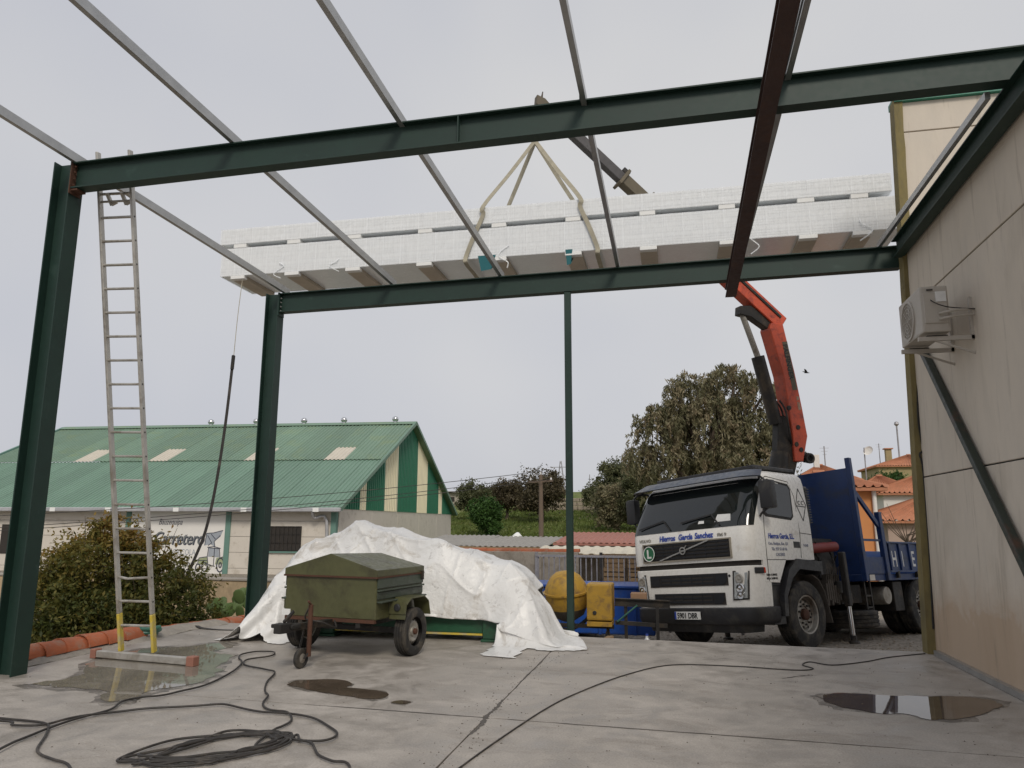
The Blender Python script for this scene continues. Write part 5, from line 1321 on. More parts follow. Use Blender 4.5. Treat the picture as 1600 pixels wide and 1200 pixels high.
lp.v = [tuple(cp_(p.x, p.y, .1365)) for p in q]; lp.f = [(0, 1, 2, 3)]; lp.mi = [0]
q = [Vector((-.415, 5.05)), Vector((-.595, 4.10)), Vector((-.705, 4.12)), Vector((-.535, 5.07))]
plate([(p.x, p.y) for p in q], .01, 'maker_plate', 'crane_yellow', bm1, s0=(.155, .1625))
boom_text('PALFINGER', .15, -.425, 5.00, 'print_black', 'boom_lettering', xs=.93, bold=.004)
boom_text('PK 10500', .085, -.66, 3.98, 'sling', 'boom_lettering', xs=.8)
for r, z in ((-.66, 3.38), (-.60, 3.05), (-.48, 3.75), (-.70, 2.95)):
    MB().tube([cp_(r, z, .14), cp_(r, z, .175)], .045, 14).build('pin', 'dark_metal', bm1)
sl = 0.754; ul = math.hypot(1, sl); ua = Vector((1 / ul, sl / ul)); va = Vector((-sl / ul, 1 / ul))
def ob(t, v): c = Vector((-.48, 5.43)) + ua * t + va * v; return (c.x, c.y)
def boxb(t0, t1, v0, v1, w, name, mm, parent=tk, bev=.012, s0=None): return plate([ob(t0, v0), ob(t1, v0), ob(t1, v1), ob(t0, v1)], w, name, mm, parent, bev, s0)
bm2 = boxb(-.02, 3.6, -.14, .17, .26, 'outer_boom', 'crane_red')
boxb(.0, 3.3, .172, .20, .12, 'hose_guard', 'black_rubber', bm2)
boxb(.1, 3.2, .05, .11, .30, 'side_pipe', 'dark_metal', bm2, s0=(.132, .15))
for t0, t1, v0, v1, w, mm in ((3.3, 4.25, -.10, .12, .20, 'crane_yellow'), (3.9, 6.1, -.085, .105, .16, 'crane_grey'), (5.9, 6.2, -.08, .10, .15, 'crane_grey')):
    boxb(t0, t1, v0, v1, w, 'boom_extension', mm, bm2, .008)
for t in (3.58, 4.22): boxb(t, t + .06, -.17, .19, .30, 'boom_collar', 'crane_yellow', bm2, .006)
boxb(4.2, 4.36, .13, .23, .10, 'collar_bracket', 'dark_metal', bm2, .006)
plate([ob(6.15, -.12), ob(6.38, -.10), ob(6.48, .06), ob(6.32, .12), ob(6.15, .10)], .14, 'boom_head', 'crane_yellow', bm2, .01)
MB().tube([cp_(*ob(6.36, .08), .0), cp_(*ob(6.44, .22), .02)], [.025, .010], 6).build('head_pin', 'dark_metal', bm2)
hx = ob(6.32, -.05)
hkm = MB().tube([cp_(*hx), cp_(4.62, 8.85), cp_(4.66, 8.62)], .018, 8)
ring = [cp_(4.67 + .06 * math.cos(a), 8.54 + .09 * math.sin(a)) for a in [k * math.pi / 6 for k in range(-4, 9)]]
hkm.tube(ring, .022, 8); hkm.build('hook', 'dark_metal', bm2, smooth=True)
plate([(-.18, 5.30), (.22, 5.52), (.47, 5.55), (.45, 5.72), (.2, 5.75), (-.25, 5.48)], .18, 'elbow_link', 'dark_metal', tk, .01)
MB().tube([cp_(-.28, 3.45), cp_(.05, 4.75)], .125, 18).build('lift_cylinder', 'dark_metal', tk, smooth=True)
MB().tube([cp_(.05, 4.75), cp_(.36, 5.58)], .058, 14).build('cylinder_rod', 'rim_silver', tk, smooth=True)
for d in (0, .07, .13): MB().lathe([(.10, -.02), (.10, .02), (.06, .02), (.06, -.02), (.10, -.02)], 20, rotm(cp_(-.92, 2.82 - d * .2, .0 + d), M3 @ NN), caps=False).build('hose_ring', 'black_rubber', tk)
hp_ = MB()
for s_ in (.05, -.05): hp_.tube(spline([cp_(-.6, 2.9, s_), cp_(-.45, 3.3, s_ + .12), cp_(-.40, 3.7, s_ + .1), cp_(-.36, 3.9, s_)]), .02, 6)
hp_.build('boom_hose', 'black_rubber', tk, smooth=True)
# ------------------------------------------------------------------ green-roofed warehouse
BR = thing('warehouse', 'long warehouse with ribbed green roof and green and cream striped gable', 'warehouse', (-13.208, 28.0, -.9), R(3.9))
EZ, RZ, VW = 3.10, 7.65, 20.15            # eave, ridge, width (local z = 0 at -0.9)
sa = math.atan2(RZ - EZ, VW / 2); ca_, sa_ = math.cos(sa), math.sin(sa)
def sheet(L, w=1.0, ribs=5):
    prof = []
    for k in range(ribs):
        x = w * k / ribs; s_ = w / ribs
        prof += [(x, 0), (x + s_ * .45, 0), (x + s_ * .55, .035), (x + s_ * .85, .035), (x + s_ * .98, 0)]
    prof.append((w + .02, 0)); n = len(prof); mb = MB()
    for y in (0, L): mb.v += [(x, y, z) for x, z in prof]
    for y in (0, L): mb.v += [(x, y, z - .006) for x, z in prof]
    mb.f = [(i, i + 1, n + i + 1, n + i) for i in range(n - 1)] + [(i + 2 * n + 1, i + 2 * n, i + 3 * n, i + 3 * n + 1) for i in range(n - 1)]
    mb.f += [(i, i + 2 * n, i + 1 + 2 * n, i + 1) for i in range(n - 1)]
    mb.mi = [0] * len(mb.f); return mb
def on_roof(me, name, x, v, dz=0.0):
    o = link(name, me, BR); o.location = (x, v, EZ + v * math.tan(sa) + dz); o.rotation_euler.x = sa; return o
vs_ = 4.82
low_me = sheet((vs_ + .45) / ca_).mesh('roof_sheet', 'barn_roof_low'); up_me = sheet((VW / 2 - vs_) / ca_).mesh('roof_sheet', 'barn_roof')
up2 = sheet((VW / 2 - 6.45) / ca_).mesh('roof_sheet', 'barn_roof'); sky_me = sheet(1.66 / ca_).mesh('skylight', 'barn_skylight')
for k in range(21):
    x = -20.62 + k * 1.0
    on_roof(low_me, 'roof_sheet', x, -.40, .0)
    if k in (5, 9, 14, 18):
        on_roof(sky_me, 'skylight', x, vs_, .05); on_roof(up2, 'roof_sheet', x, 6.42, .06)
    else: on_roof(up_me, 'roof_sheet', x, vs_, .05)
MB().add([(-20.6, VW / 2, RZ), (.4, VW / 2, RZ), (.4, VW + .4, EZ - .15), (-20.6, VW + .4, EZ - .15), (-20.6, VW / 2, RZ - .05), (.4, VW / 2, RZ - .05), (.4, VW + .4, EZ - .2), (-20.6, VW + .4, EZ - .2)], [(0, 1, 2, 3), (7, 6, 5, 4), (0, 3, 7, 4), (1, 5, 6, 2), (2, 6, 7, 3)]).build('rear_roof', 'barn_roof', BR)
rc_ = MB(); rc_.bar((-20.62, VW / 2 - .16, RZ + .06), (.42, VW / 2 - .16, RZ + .06), .40, .02, up=(0, -sa_, ca_)); rc_.bar((-20.62, VW / 2 + .16, RZ + .06), (.42, VW / 2 + .16, RZ + .06), .40, .02, up=(0, sa_, ca_))
rc_.build('ridge_cap', 'barn_roof', BR)
for x in (.36, -20.66):
    vt = MB(); vt.bar((x, -.42, EZ - .14), (x, VW / 2, RZ + .06), .12, .16); vt.bar((x, VW / 2, RZ + .06), (x, VW + .42, EZ - .14), .12, .16)
    vt.build('verge_trim', 'barn_pilaster' if x < 0 else 'barn_roof_low', BR)
gt = MB().bar((-20.6, -.50, EZ - .18), (.40, -.50, EZ - .18), .16, .17).build('gutter', 'zinc', BR, bevel=.03)
for x in (-18, -15, -12, -9.5, -6.5, -3.6, -.6): MB().bx(x - .12, x + .12, -.585, -.578, EZ - .26, EZ - .10).build('gutter_bracket', 'foam_white', gt)
MB().tube(spline([(-.75, -.5, EZ - .27), (-.75, -.3, EZ - .5), (-.3, -.14, EZ - .62), (-.3, -.14, .0)], 4), .065, 10).build('downpipe', 'zinc', BR, smooth=True)
bays = [-20.4, -17.7, -13.3, -8.9, -4.5, -.05]
for a, c in zip(bays, bays[1:]):
    for z0 in (0.0, .62, 1.24, 1.86, 2.48):
        MB().bx(a + .1, c - .1, -.02, .14, z0 + .006, min(z0 + .615, EZ - .03)).build('wall_board', 'barn_wall', BR, bevel=.008)
MB().bx(-20.4, -.06, .05, .13, 0, EZ - .05).build('wall_core', 'joint_dark', BR)
for x in bays: MB().bx(x - .11, x + .11, -.07, .16, 0, EZ - .04).build('pilaster', 'barn_pilaster', BR, bevel=.01)
MB().bx(-20.5, -20.3, .17, VW, 0, EZ).build('end_wall', 'barn_wall', BR)
for k in range(5):
    v0, v1 = .18 + k * 3.99, .18 + (k + 1) * 3.99 - .03
    MB().bx(-.09, .09, v0, v1, 0, EZ - .12).build('gable_wall_panel', 'barn_wall', BR, bevel=.01)
st_ = [(0.05, 2.46, 'barn_green'), (2.46, 3.28, 'barn_cream'), (3.28, 5.87, 'barn_green'), (5.87, 7.95, 'barn_cream'), (7.95, 11.58, 'barn_green'), (11.58, 13.72, 'barn_cream'), (13.72, 16.5, 'barn_green'), (16.5, 17.45, 'barn_cream'), (17.45, 20.1, 'barn_green')]
rz = lambda v: EZ - .02 + (RZ - EZ) * min(v, VW - v) / (VW / 2)
for v0, v1, mm in st_:
    top = [(v0, rz(v0))] + ([(VW / 2, rz(VW / 2))] if v0 < VW / 2 < v1 else []) + [(v1, rz(v1))]
    poly = [(v1, EZ - .13), (v0, EZ - .13)] + top
    mb = MB(); n = len(poly)
    mb.v = [(.02, v, z) for v, z in poly] + [(.10, v, z) for v, z in poly]
    mb.f = [tuple(range(n)), tuple(range(2 * n - 1, n - 1, -1))] + [(i, (i + 1) % n, (i + 1) % n + n, i + n) for i in range(n)]; mb.mi = [0] * len(mb.f)
    v = v0 + .1
    while v < v1 - .1:
        mb.bx(.10, .13, v, v + .09, EZ - .13, max(EZ, rz(v) - .12)); v += .27
    mb.build('gable_cladding', mm, BR)
win = MB().bx(-2.83, -1.37, -.05, .0, 1.30, 2.28).build('window', 'joint_dark', BR)
for k in range(9): x = -2.80 + k * .175; MB().bx(x, x + .02, -.10, -.08, 1.30, 2.28).build('window_bar', 'dark_metal', win)
for z in (1.32, 1.62, 1.95, 2.25): MB().bx(-2.83, -1.37, -.075, -.055, z, z + .02).build('window_bar', 'dark_metal', win)
MB().bx(-2.9, -1.3, -.10, -.02, 1.24, 1.30).build('window_sill', 'barn_pilaster', win)
MB().bx(-14.7, -13.5, -.05, .0, 1.1, 2.3).build('window', 'joint_dark', BR)
mu = MB().bx(-8.78, -4.62, -.035, -.021, .35, 2.95).build('painted_sign', 'mural_white', BR)
def mt(x, z, e=-.038): return frame_m((x, e, z), (1, 0, 0), (0, 0, 1))
mat('paint_grey', (0.17, 0.185, 0.185), 0.7, bump=0); mat('paint_pale', (0.33, 0.36, 0.40), 0.7, bump=0); mat('paint_green', (0.33, 0.37, 0.22), 0.7, bump=0); mat('paint_ink', (0.05, 0.055, 0.08), 0.7, bump=0)
text('sign_lettering', 'Bauzequipa', .34, mt(-7.55, 2.32), 'paint_ink', mu, shear=.35, xs=.68)
text('sign_lettering', 'Carretero', .72, mt(-7.72, 1.52, -.040), 'paint_ink', mu, shear=.35, xs=.74, bold=.012)
text('sign_lettering', 'Carretero', .72, mt(-7.76, 1.55, -.043), 'paint_grey', mu, shear=.35, xs=.74)
text('sign_lettering', 'AGRICOLA', .33, mt(-7.0, 1.12), 'paint_pale', mu, xs=.72)
text('sign_lettering', 'MAQUINARIA', .33, mt(-8.6, 1.12), 'paint_pale', mu, xs=.6)
text('sign_lettering', '37', .45, mt(-6.2, .52), 'paint_ink', mu, shear=.2, xs=.7)
def outline_art(polys, name, mm, w=.02, e=-.040):
    mb = MB()
    for pts in polys:
        for (x0, z0), (x1, z1) in zip(pts, pts[1:]): mb.bar((x0, e, z0), (x1, e, z1), .004, w, up=(0, 0, 1) if abs(x1 - x0) > abs(z1 - z0) else (1, 0, 0))
    return mb.build(name, mm, mu)
circ = lambda cx, cz, r, sx=1.0, n=16: [(cx + r * sx * math.cos(2 * math.pi * k / n), cz + r * math.sin(2 * math.pi * k / n)) for k in range(n + 1)]
tr_o = (-5.75, .46)
T_ = lambda l: [(tr_o[0] + x, tr_o[1] + z) for x, z in l]
outline_art([T_(circ(1.03, .28, .27, .55)), T_(circ(1.03, .28, .10, .5)), T_(circ(.36, .20, .17, .7)), T_(circ(.08, .17, .14, .7))], 'tractor_wheels', 'paint_ink', .05)
outline_art([T_([(.05, .30), (.10, .55), (.45, .60), (.50, .30), (.80, .22)]), T_([(.45, .60), (.48, .95), (.95, .92), (1.0, .55), (1.12, .60), (1.25, .45)]), T_([(.42, .97), (.70, 1.0), (1.0, .93)]), T_([(.74, .25), (.74, .96)]), T_([(.10, .45), (.45, .45)])], 'tractor_lines', 'paint_ink', .03)
MB().poly([(x, -.0375, z) for x, z in T_([(.08, .30), (.10, .53), (.46, .58), (.50, .30)])]).build('tractor_hood', 'paint_green', mu)
MB().poly([(x, -.0375, z) for x, z in T_([(.48, .60), (.50, .93), (.93, .90), (.97, .58)])]).build('tractor_cab', 'mat_sky' if 'mat_sky' in MATS else 'paint_pale', mu)
MB().poly([(x, -.0375, z) for x, z in T_([(.80, .30), (.85, .56), (1.12, .60), (1.25, .45), (1.1, .3)])]).build('tractor_wing', 'paint_green', mu)
MB().poly([(x, -.0375, z) for x, z in [(-5.45, 1.50), (-5.40, 1.98), (-5.10, 2.0), (-4.70, 2.10), (-4.80, 1.85), (-5.05, 1.66), (-5.0, 1.44), (-5.2, 1.55)]]).build('plough_drawing', 'paint_pale', mu)
outline_art([[(-5.45, 1.50), (-5.40, 1.98), (-5.10, 2.0), (-4.70, 2.10)], [(-4.8, 1.9), (-5.05, 1.66), (-5.0, 1.44)], [(-5.35, 1.9), (-5.15, 1.6), (-5.3, 1.5)], [(-5.2, 1.95), (-5.0, 1.75)]], 'plough_lines', 'paint_ink', .03)
MB().poly([(x, -.0375, z) for x, z in circ(-8.35, 1.95, .26, .8)[:-1]]).build('badge_drawing', 'paint_grey', mu)
for i, x in enumerate((-11.5, -8.8, -6.0, -3.7, -.8)):
    o = MB().lathe([(.09, 0), (.09, .12), (.13, .15), (.17, .21), (.175, .27), (.145, .35), (.07, .40), (.001, .41)], 16, Matrix.Translation((x, VW / 2, RZ + .04))).build('roof_vent', 'chrome', BR, smooth=40)

# ------------------------------------------------------------------ vegetation
def leaf_mesh(name, C, S, tone, mm, up_bias=0.0, aspect=1.0, hang=0.0, seed=0):
    rg = np.random.default_rng(seed); n = len(C)
    a = rg.standard_normal((n, 3)); a[:, 2] = a[:, 2] * (1 - hang) - hang * 2.2; a /= np.linalg.norm(a, axis=1, keepdims=True)
    b_ = rg.standard_normal((n, 3)); b_[:, 2] += up_bias; b_ -= a * (a * b_).sum(1, keepdims=True); b_ /= np.linalg.norm(b_, axis=1, keepdims=True)
    L = a * (S * aspect)[:, None]; Wd = b_ * (S / aspect ** .5)[:, None]; nn = np.cross(a, b_) * (S * .25)[:, None]
    V = np.stack([C - L, C + Wd * .6 + nn, C + L, C - Wd * .6 + nn], 1).reshape(-1, 3)
    me = bpy.data.meshes.new(name)
    me.vertices.add(4 * n); me.vertices.foreach_set('co', V.ravel().astype(np.float32))
    me.loops.add(4 * n); me.loops.foreach_set('vertex_index', np.arange(4 * n, dtype=np.int32))
    me.polygons.add(n); me.polygons.foreach_set('loop_start', np.arange(0, 4 * n, 4, dtype=np.int32)); me.polygons.foreach_set('loop_total', np.full(n, 4, np.int32))
    at = me.attributes.new('tone', 'FLOAT', 'FACE'); at.data.foreach_set('value', np.clip(tone, 0, 1).astype(np.float32))
    me.update(calc_edges=True); me.validate(); me.materials.append(MATS[mm]); return me
def crown_pts(blobs, n, clumps, seed, shell=.5, cl_r=.22):
    """leaf positions gathered in clumps spread through each ellipsoid"""
    rg = np.random.default_rng(seed)
    w = np.array([b_[1][0] * b_[1][1] + b_[1][2] * b_[1][0] for b_ in blobs]); w = w / w.sum()
    C = []; T = []
    for (c, r), wk in zip(blobs, w):
        m = max(3, int(clumps * wk)); k = max(4, int(n * wk / m))
        d = rg.standard_normal((m, 3)); d /= np.linalg.norm(d, axis=1, keepdims=True)
        rad = shell + (1 - shell) * rg.random(m) ** .6
        rad *= 1 + .16 * rg.standard_normal(m) * (rg.random(m) < .45)
        cc = np.array(c) + d * rad[:, None] * np.array(r)
        ct = rg.random(m)
        off = rg.standard_normal((m, k, 3)) * cl_r * np.mean(r) * rg.uniform(.6, 1.25, (m, 1, 1)); off[..., 2] *= .8
        C.append((cc[:, None] + off).reshape(-1, 3)); T.append(np.repeat(ct, k) * .6 + rg.random(m * k) * .4)
    return np.concatenate(C), np.concatenate(T)
def limbs(base, blobs, r0, seed, n_per=2):
    rnd = random.Random(seed); mb = MB(); base = Vector(base)
    top = sum((Vector(b_[0]) for b_ in blobs), Vector()) / len(blobs)
    fork = base.lerp(top, .55); fork.x = base.x * .6 + top.x * .4; fork.y = base.y * .6 + top.y * .4
    mb.tube(spline([base - Vector((0, 0, .15)), base.lerp(fork, .5) + Vector((rnd.uniform(-.1, .1), 0, 0)), fork], 4), [r0 * (1.15 - .05 * k) for k in range(9)], 9)
    for c, r in blobs:
        for k in range(n_per):
            e = Vector(c) + Vector((rnd.uniform(-.6, .6) * r[0], rnd.uniform(-.6, .6) * r[1], rnd.uniform(-.2, .6) * r[2]))
            m_ = fork.lerp(e, .5) + Vector((rnd.uniform(-.2, .2) * r[0], rnd.uniform(-.2, .2) * r[1], .15 * r[2]))
            pts = spline([fork, m_, e], 5); mb.tube(pts, [r0 * .6 * (1 - .85 * i / (len(pts) - 1)) for i in range(len(pts))], 6)
    return mb
def tree(name, label, cat, base, blobs, n, clumps, leaf, mm, r0, seed, group=None, aspect=1.3, cl_r=.22, hang=0.0):
    t = thing(name, label, cat, base, 0, group)
    lb = [((c[0], c[1], c[2]), r) for c, r in blobs]
    limbs((0, 0, 0), lb, r0, seed).build('trunk', 'bark', t, smooth=60)
    C, T = crown_pts(lb, n, clumps, seed, cl_r=cl_r)
    rg = np.random.default_rng(seed + 1)
    link('crown', leaf_mesh('crown', C, leaf * rg.uniform(.6, 1.3, len(C)), T, mm, .5, aspect, hang, seed), t)
    return t
# shrub beside the kerb
zb_ = gz(-9.1, 11.0)
sb = thing('shrub', 'big dense shrub with olive and rusty yellow leaves beyond the kerb', 'shrub', (-9.1, 11.1, zb_))
SBL = [((-.1, 0, 1.05), (1.05, .85, 1.0)), ((-.75, .1, .95), (.75, .75, .85)), ((.75, .1, .75), (.85, .75, .75)), ((1.35, 0, .35), (.60, .6, .45)), ((-1.25, 0, .7), (.55, .65, .75)), ((.1, -.45, .45), (1.5, .5, .5)), ((0, -.2, 1.75), (.35, .35, .35)), ((.45, .0, 1.45), (.45, .4, .45))]
C, T = crown_pts(SBL, 42000, 760, 17, shell=.45, cl_r=.13)
rg = np.random.default_rng(5)
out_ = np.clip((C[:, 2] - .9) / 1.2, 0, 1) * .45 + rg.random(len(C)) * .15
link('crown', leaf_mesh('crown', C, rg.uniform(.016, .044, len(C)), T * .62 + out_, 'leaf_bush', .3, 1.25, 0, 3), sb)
mb = MB(); rnd = random.Random(77)
for k in range(46):
    c, r = SBL[k % len(SBL)]
    e = Vector(c) + Vector((rnd.uniform(-.9, .9) * r[0], rnd.uniform(-.9, .9) * r[1], rnd.uniform(.2, 1.1) * r[2]))
    s_ = Vector((rnd.uniform(-.5, .5), rnd.uniform(-.2, .2), -.1)); p = spline([s_, s_.lerp(e, .5) + Vector((rnd.uniform(-.1, .1), 0, .1)), e], 5)
    mb.tube(p, [.016 * (1 - .8 * i / (len(p) - 1)) for i in range(len(p))], 5)
mb.build('stems', 'bark', sb)
# eucalyptus behind the truck: drooping strands
EU = (1.9, 40.0, gz(1.9, 40)); eu = thing('eucalyptus_tree', 'tall drooping eucalyptus tree with grey brown foliage behind the truck', 'tree', EU)
EB = [((x, y, z), (r, r, r * 1.05)) for x, y, z, r in ((1.1, 0, 8.9, 1.15), (-.9, .2, 8.4, 1.25), (2.5, 0, 8.2, .95), (-2.6, 0, 6.6, 1.3), (-3.6, 0, 5.2, .8), (-.3, 0, 6.3, 1.9), (2.0, .2, 6.0, 1.6), (-1.9, -.3, 4.5, 1.5), (.9, -.4, 4.4, 1.9), (3.1, 0, 5.8, 1.1), (.2, -.5, 7.6, 1.0), (-1.9, -.2, 7.4, .8))]
limbs((0, 0, 0), EB, .32, 5, 3).build('trunk', 'bark', eu, smooth=60)
rg = np.random.default_rng(9); Cs = []; Ts = []
for c, r in EB:
    m = int(62 * r[0] ** 1.7)
    d = rg.standard_normal((m, 3)); d /= np.linalg.norm(d, axis=1, keepdims=True); d[:, 2] = np.abs(d[:, 2]) * np.where(rg.random(m) < .7, 1, -1)
    p0 = np.array(c) + d * np.array(r) * (.5 + .55 * rg.random((m, 1)) ** .6)
    ct = rg.random(m); ln = rg.uniform(.35, 1.25, (m, 1)); sway = rg.normal(0, .12, (m, 2))
    for j in range(34):
        q = j / 34
        P_ = p0 + np.concatenate([d[:, :2] * .4 * q ** .6 + sway * q + rg.normal(0, .045 + .07 * (1 - abs(2 * q - .7)), (m, 2)), -ln * q ** 1.4 + rg.normal(0, .05, (m, 1)) + .2 * np.sin(q * 3.1)], 1)
        Cs.append(P_); Ts.append(ct * .7 + rg.random(m) * .3)
Cs = np.concatenate(Cs); Ts = np.concatenate(Ts)
link('crown', leaf_mesh('crown', Cs, rg.uniform(.055, .10, len(Cs)), Ts, 'leaf_euc', .2, 1.8, .6, 4), eu)
def round_tree(x, y, w, h, label, mm, seed, name='tree', cat='tree', n=5000, low=.25):
    z = gz(x, y); rnd = random.Random(seed)
    bl_ = [((0, 0, h * .6), (w * .85, w * .8, h * .36))] + [((rnd.uniform(-.6, .6) * w, rnd.uniform(-.4, .4) * w, h * rnd.uniform(.5, .78)), (w * rnd.uniform(.35, .5), w * .45, h * rnd.uniform(.16, .24))) for k in range(6)] + [((rnd.uniform(-.5, .5) * w, -.3 * w, h * (low + .15)), (w * .5, w * .4, h * .16)) for k in range(2)]
    return tree(name, label, cat, (x, y, z - .05), bl_, int(n * 2.2), 190, .072 * w ** .5, mm, .05 * w + .05, seed, aspect=1.2, cl_r=.2)
round_tree(-19.3, 72, 1.8, 4.2, 'olive green tree beside the hut on the hill', 'leaf_olive', 21)
round_tree(-16.6, 74, 1.9, 4.3, 'reddish brown tree left of the tall wooden pole on the hill', 'leaf_brown', 22)
round_tree(-14.1, 78, 1.2, 3.0, 'small dim olive tree between the two brown trees on the hill', 'leaf_olive', 27)
round_tree(-12.3, 70, 2.5, 5.1, 'broad dark brown tree behind the wooden pole', 'leaf_brown', 23, n=7000)
round_tree(-14.6, 58, 1.45, 3.1, 'round bright green tree low on the grassy slope', 'leaf_green', 24, cat='tree', low=.1)
round_tree(-8.6, 84, 1.7, 3.4, 'small grey olive tree above the stone terrace wall', 'leaf_olive', 25)
round_tree(-5.6, 74, 2.3, 6.0, 'rounded dark olive tree on the hill beside the eucalyptus', 'leaf_olive', 26, n=7000)
round_tree(-4.6, 62, 2.2, 4.3, 'spreading grey brown tree below the rounded olive tree', 'leaf_euc', 28, n=7000, low=.12)
round_tree(-2.4, 60, 2.0, 5.2, 'olive tree half hidden by the eucalyptus', 'leaf_olive', 29, n=6000)
round_tree(17.6, 70, 2.2, 4.4, 'dark green bush below the topmost tiled house', 'leaf_green', 30, name='bush', cat='bush')
round_tree(13.7, 58.5, .5, 3.9, 'small dark conifer between the tiled roofs', 'leaf_green', 33, n=1500)
# grass on the slope
rg = np.random.default_rng(3); n = 26000
gx = rg.uniform(-24, 2, n); gy = 44 + 46 * rg.random(n) ** 1.3
gzv = np.array([gz(a, c) for a, c in zip(gx, gy)]) + .06
tn = np.array([.5 + .5 * noise.noise(Vector((a * .25, c * .25, 1))) for a, c in zip(gx, gy)])
gme = leaf_mesh('grass', np.stack([gx, gy, gzv], 1), rg.uniform(.08, .20, n), tn * .7 + rg.random(n) * .3, 'leaf_grass', 0, 1.6, -.6, 8)
o = stuff(link('grass', gme)); o['label'] = 'rough green grass on the slope below the trees'
# prickly pear by the low wall
pc = thing('prickly_pear', 'clump of green prickly pear cactus at the end of the kerb', 'cactus', (-8.0, 12.75, gz(-8, 12.75)))
pm = MB().lathe([(.001, -.17), (.05, -.15), (.10, -.06), (.115, .04), (.09, .13), (.04, .165), (.001, .17)], 14).mesh('pad', 'cactus', smooth=60)
rnd = random.Random(41)
for k in range(26):
    o = link('pad', pm, pc, (rnd.uniform(-.42, .55), rnd.uniform(-.3, .3), .12 + .5 * rnd.random() ** 1.2 + .12 * (k % 3 == 0)))
    o.scale = (1, .22, 1); o.rotation_euler = (rnd.uniform(-.4, .4), rnd.uniform(-.6, .6), rnd.uniform(-1.2, 1.2)); s_ = rnd.uniform(.6, .9); o.scale = (s_, .17, s_)

# ------------------------------------------------------------------ yard behind
def box_thing(name, mb, mm, label, cat, group=None, bevel=0): return tag(mb.build(name, mm, None, bevel), label, cat, group)
lw = thing('low_wall', 'stained ochre rendered low wall between the shrub and the warehouse', 'wall', (-10, 15, -.5))
loc(MB().bx(-22, -4.2, 14.95, 15.15, -.7, .30), (-10, 15, -.5)).build('wall_face', 'ochre_wall', lw, bevel=.01)
loc(MB().bx(-22, -4.15, 14.92, 15.18, .302, .35), (-10, 15, -.5)).build('wall_cap', 'concrete_edge', lw, bevel=.008)
cw = thing('block_wall', 'grey rendered block wall topped with a row of orange ridge tiles', 'wall', (-4.6, 20, -.4))
loc(MB().bx(-8.4, -2.55, 20, 20.2, -.6, .80), (-4.6, 20, -.4)).build('wall_face', 'grey_block', cw, bevel=.01)
for x in (-8.3, -6.6, -4.9, -3.6): loc(MB().bx(x - .09, x + .09, 19.93, 19.998, -.6, .78), (-4.6, 20, -.4)).build('pier', 'grey_block', cw, bevel=.01)
tm2 = barrel(.085, .46).mesh('ridge_tile', 'terracotta', smooth=50)
for k in range(14):
    o = link('ridge_tile', tm2, cw, (-8.2 + .42 * k + 4.6, .1, 1.195 + .006 * (k % 2)), R(90))
ra = thing('railing', 'grey steel picket railing behind the concrete mixer', 'railing', (-1.2, 16, .2))
def rl(mb): return loc(mb, (-1.2, 16, .2))
for k in range(38):
    x = -2.88 + k * .112
    rl(MB().bar((x, 16, -.45), (x, 16, .885), .022, .022, up=(0, 1, 0))).build('picket', 'rail_grey', ra)
for z in (.87, .31): rl(MB().bar((-2.92, 15.975, z), (1.35, 15.975, z), .035, .045)).build('rail', 'rail_grey', ra)
for x in (-2.92, -1.56, -.2, 1.2): rl(MB().bar((x, 16.0, -.6), (x, 16.0, .95), .06, .06, up=(0, 1, 0))).build('post', 'dark_metal' if x == -1.56 else 'rail_grey', ra)
sk = thing('blue_skip', 'blue steel skip standing behind the concrete mixer', 'skip', (-1.75, 15, -.4))
def kl2(mb): return loc(mb, (-1.75, 15, -.4))
kl2(MB().bx(-3.05, -.45, 14.7, 15.7, -.5, .34)).build('body', 'skip_blue', sk, bevel=.02)
for x in (-2.9, -2.2, -1.5, -.85): kl2(MB().bx(x, x + .06, 14.66, 14.698, -.5, .33)).build('rib', 'skip_blue', sk, bevel=.005)
kl2(MB().bx(-3.1, -.4, 14.65, 15.75, .342, .39)).build('rim', 'skip_blue', sk, bevel=.01)
# concrete mixer
mz = gz(-1.8, 13); mx_ = thing('concrete_mixer', 'yellow concrete mixer with round drum and box motor cover', 'concrete mixer', (-1.8, 13, mz))
def xl(mb): return loc(mb, (-1.8, 13, mz))
dM = rotm((-1.88, 13.15, .34), (-.06, -.16, 1))
xl(MB().lathe([(.001, .40), (.16, .385), (.26, .31), (.345, .17), (.37, .08)], 32, dM, caps=False)).build('drum_top', 'mixer_yellow', mx_, smooth=40)
xl(MB().lathe([(.37, .08), (.395, .075), (.395, .045), (.37, .04)], 32, dM, caps=False)).build('drum_band', 'mixer_yellow', mx_)
xl(MB().lathe([(.37, .04), (.36, -.10), (.335, -.20)], 32, dM, caps=False)).build('drum_side', 'mixer_yellow', mx_, smooth=40)
xl(MB().lathe([(.336, -.20), (.27, -.33), (.12, -.42), (.001, -.43)], 32, dM, caps=False)).build('drum_bottom', 'mixer_grime', mx_, smooth=40)
xl(MB().bx(-1.46, -1.05, 12.45, 12.95, .02, .585)).build('motor_cover', 'mixer_yellow', mx_, bevel=.03, seg=2)
xl(MB().bx(-1.46, -1.06, 12.46, 12.94, -.075, .0)).build('cover_base', 'mixer_yellow', mx_, bevel=.006)
xl(MB().lathe([(.032, 0), (.032, .012), (.02, .014), (.001, .014)], 16, rotm((-1.33, 12.447, .14), (0, -1, 0)))).build('lock', 'black_plastic', mx_)
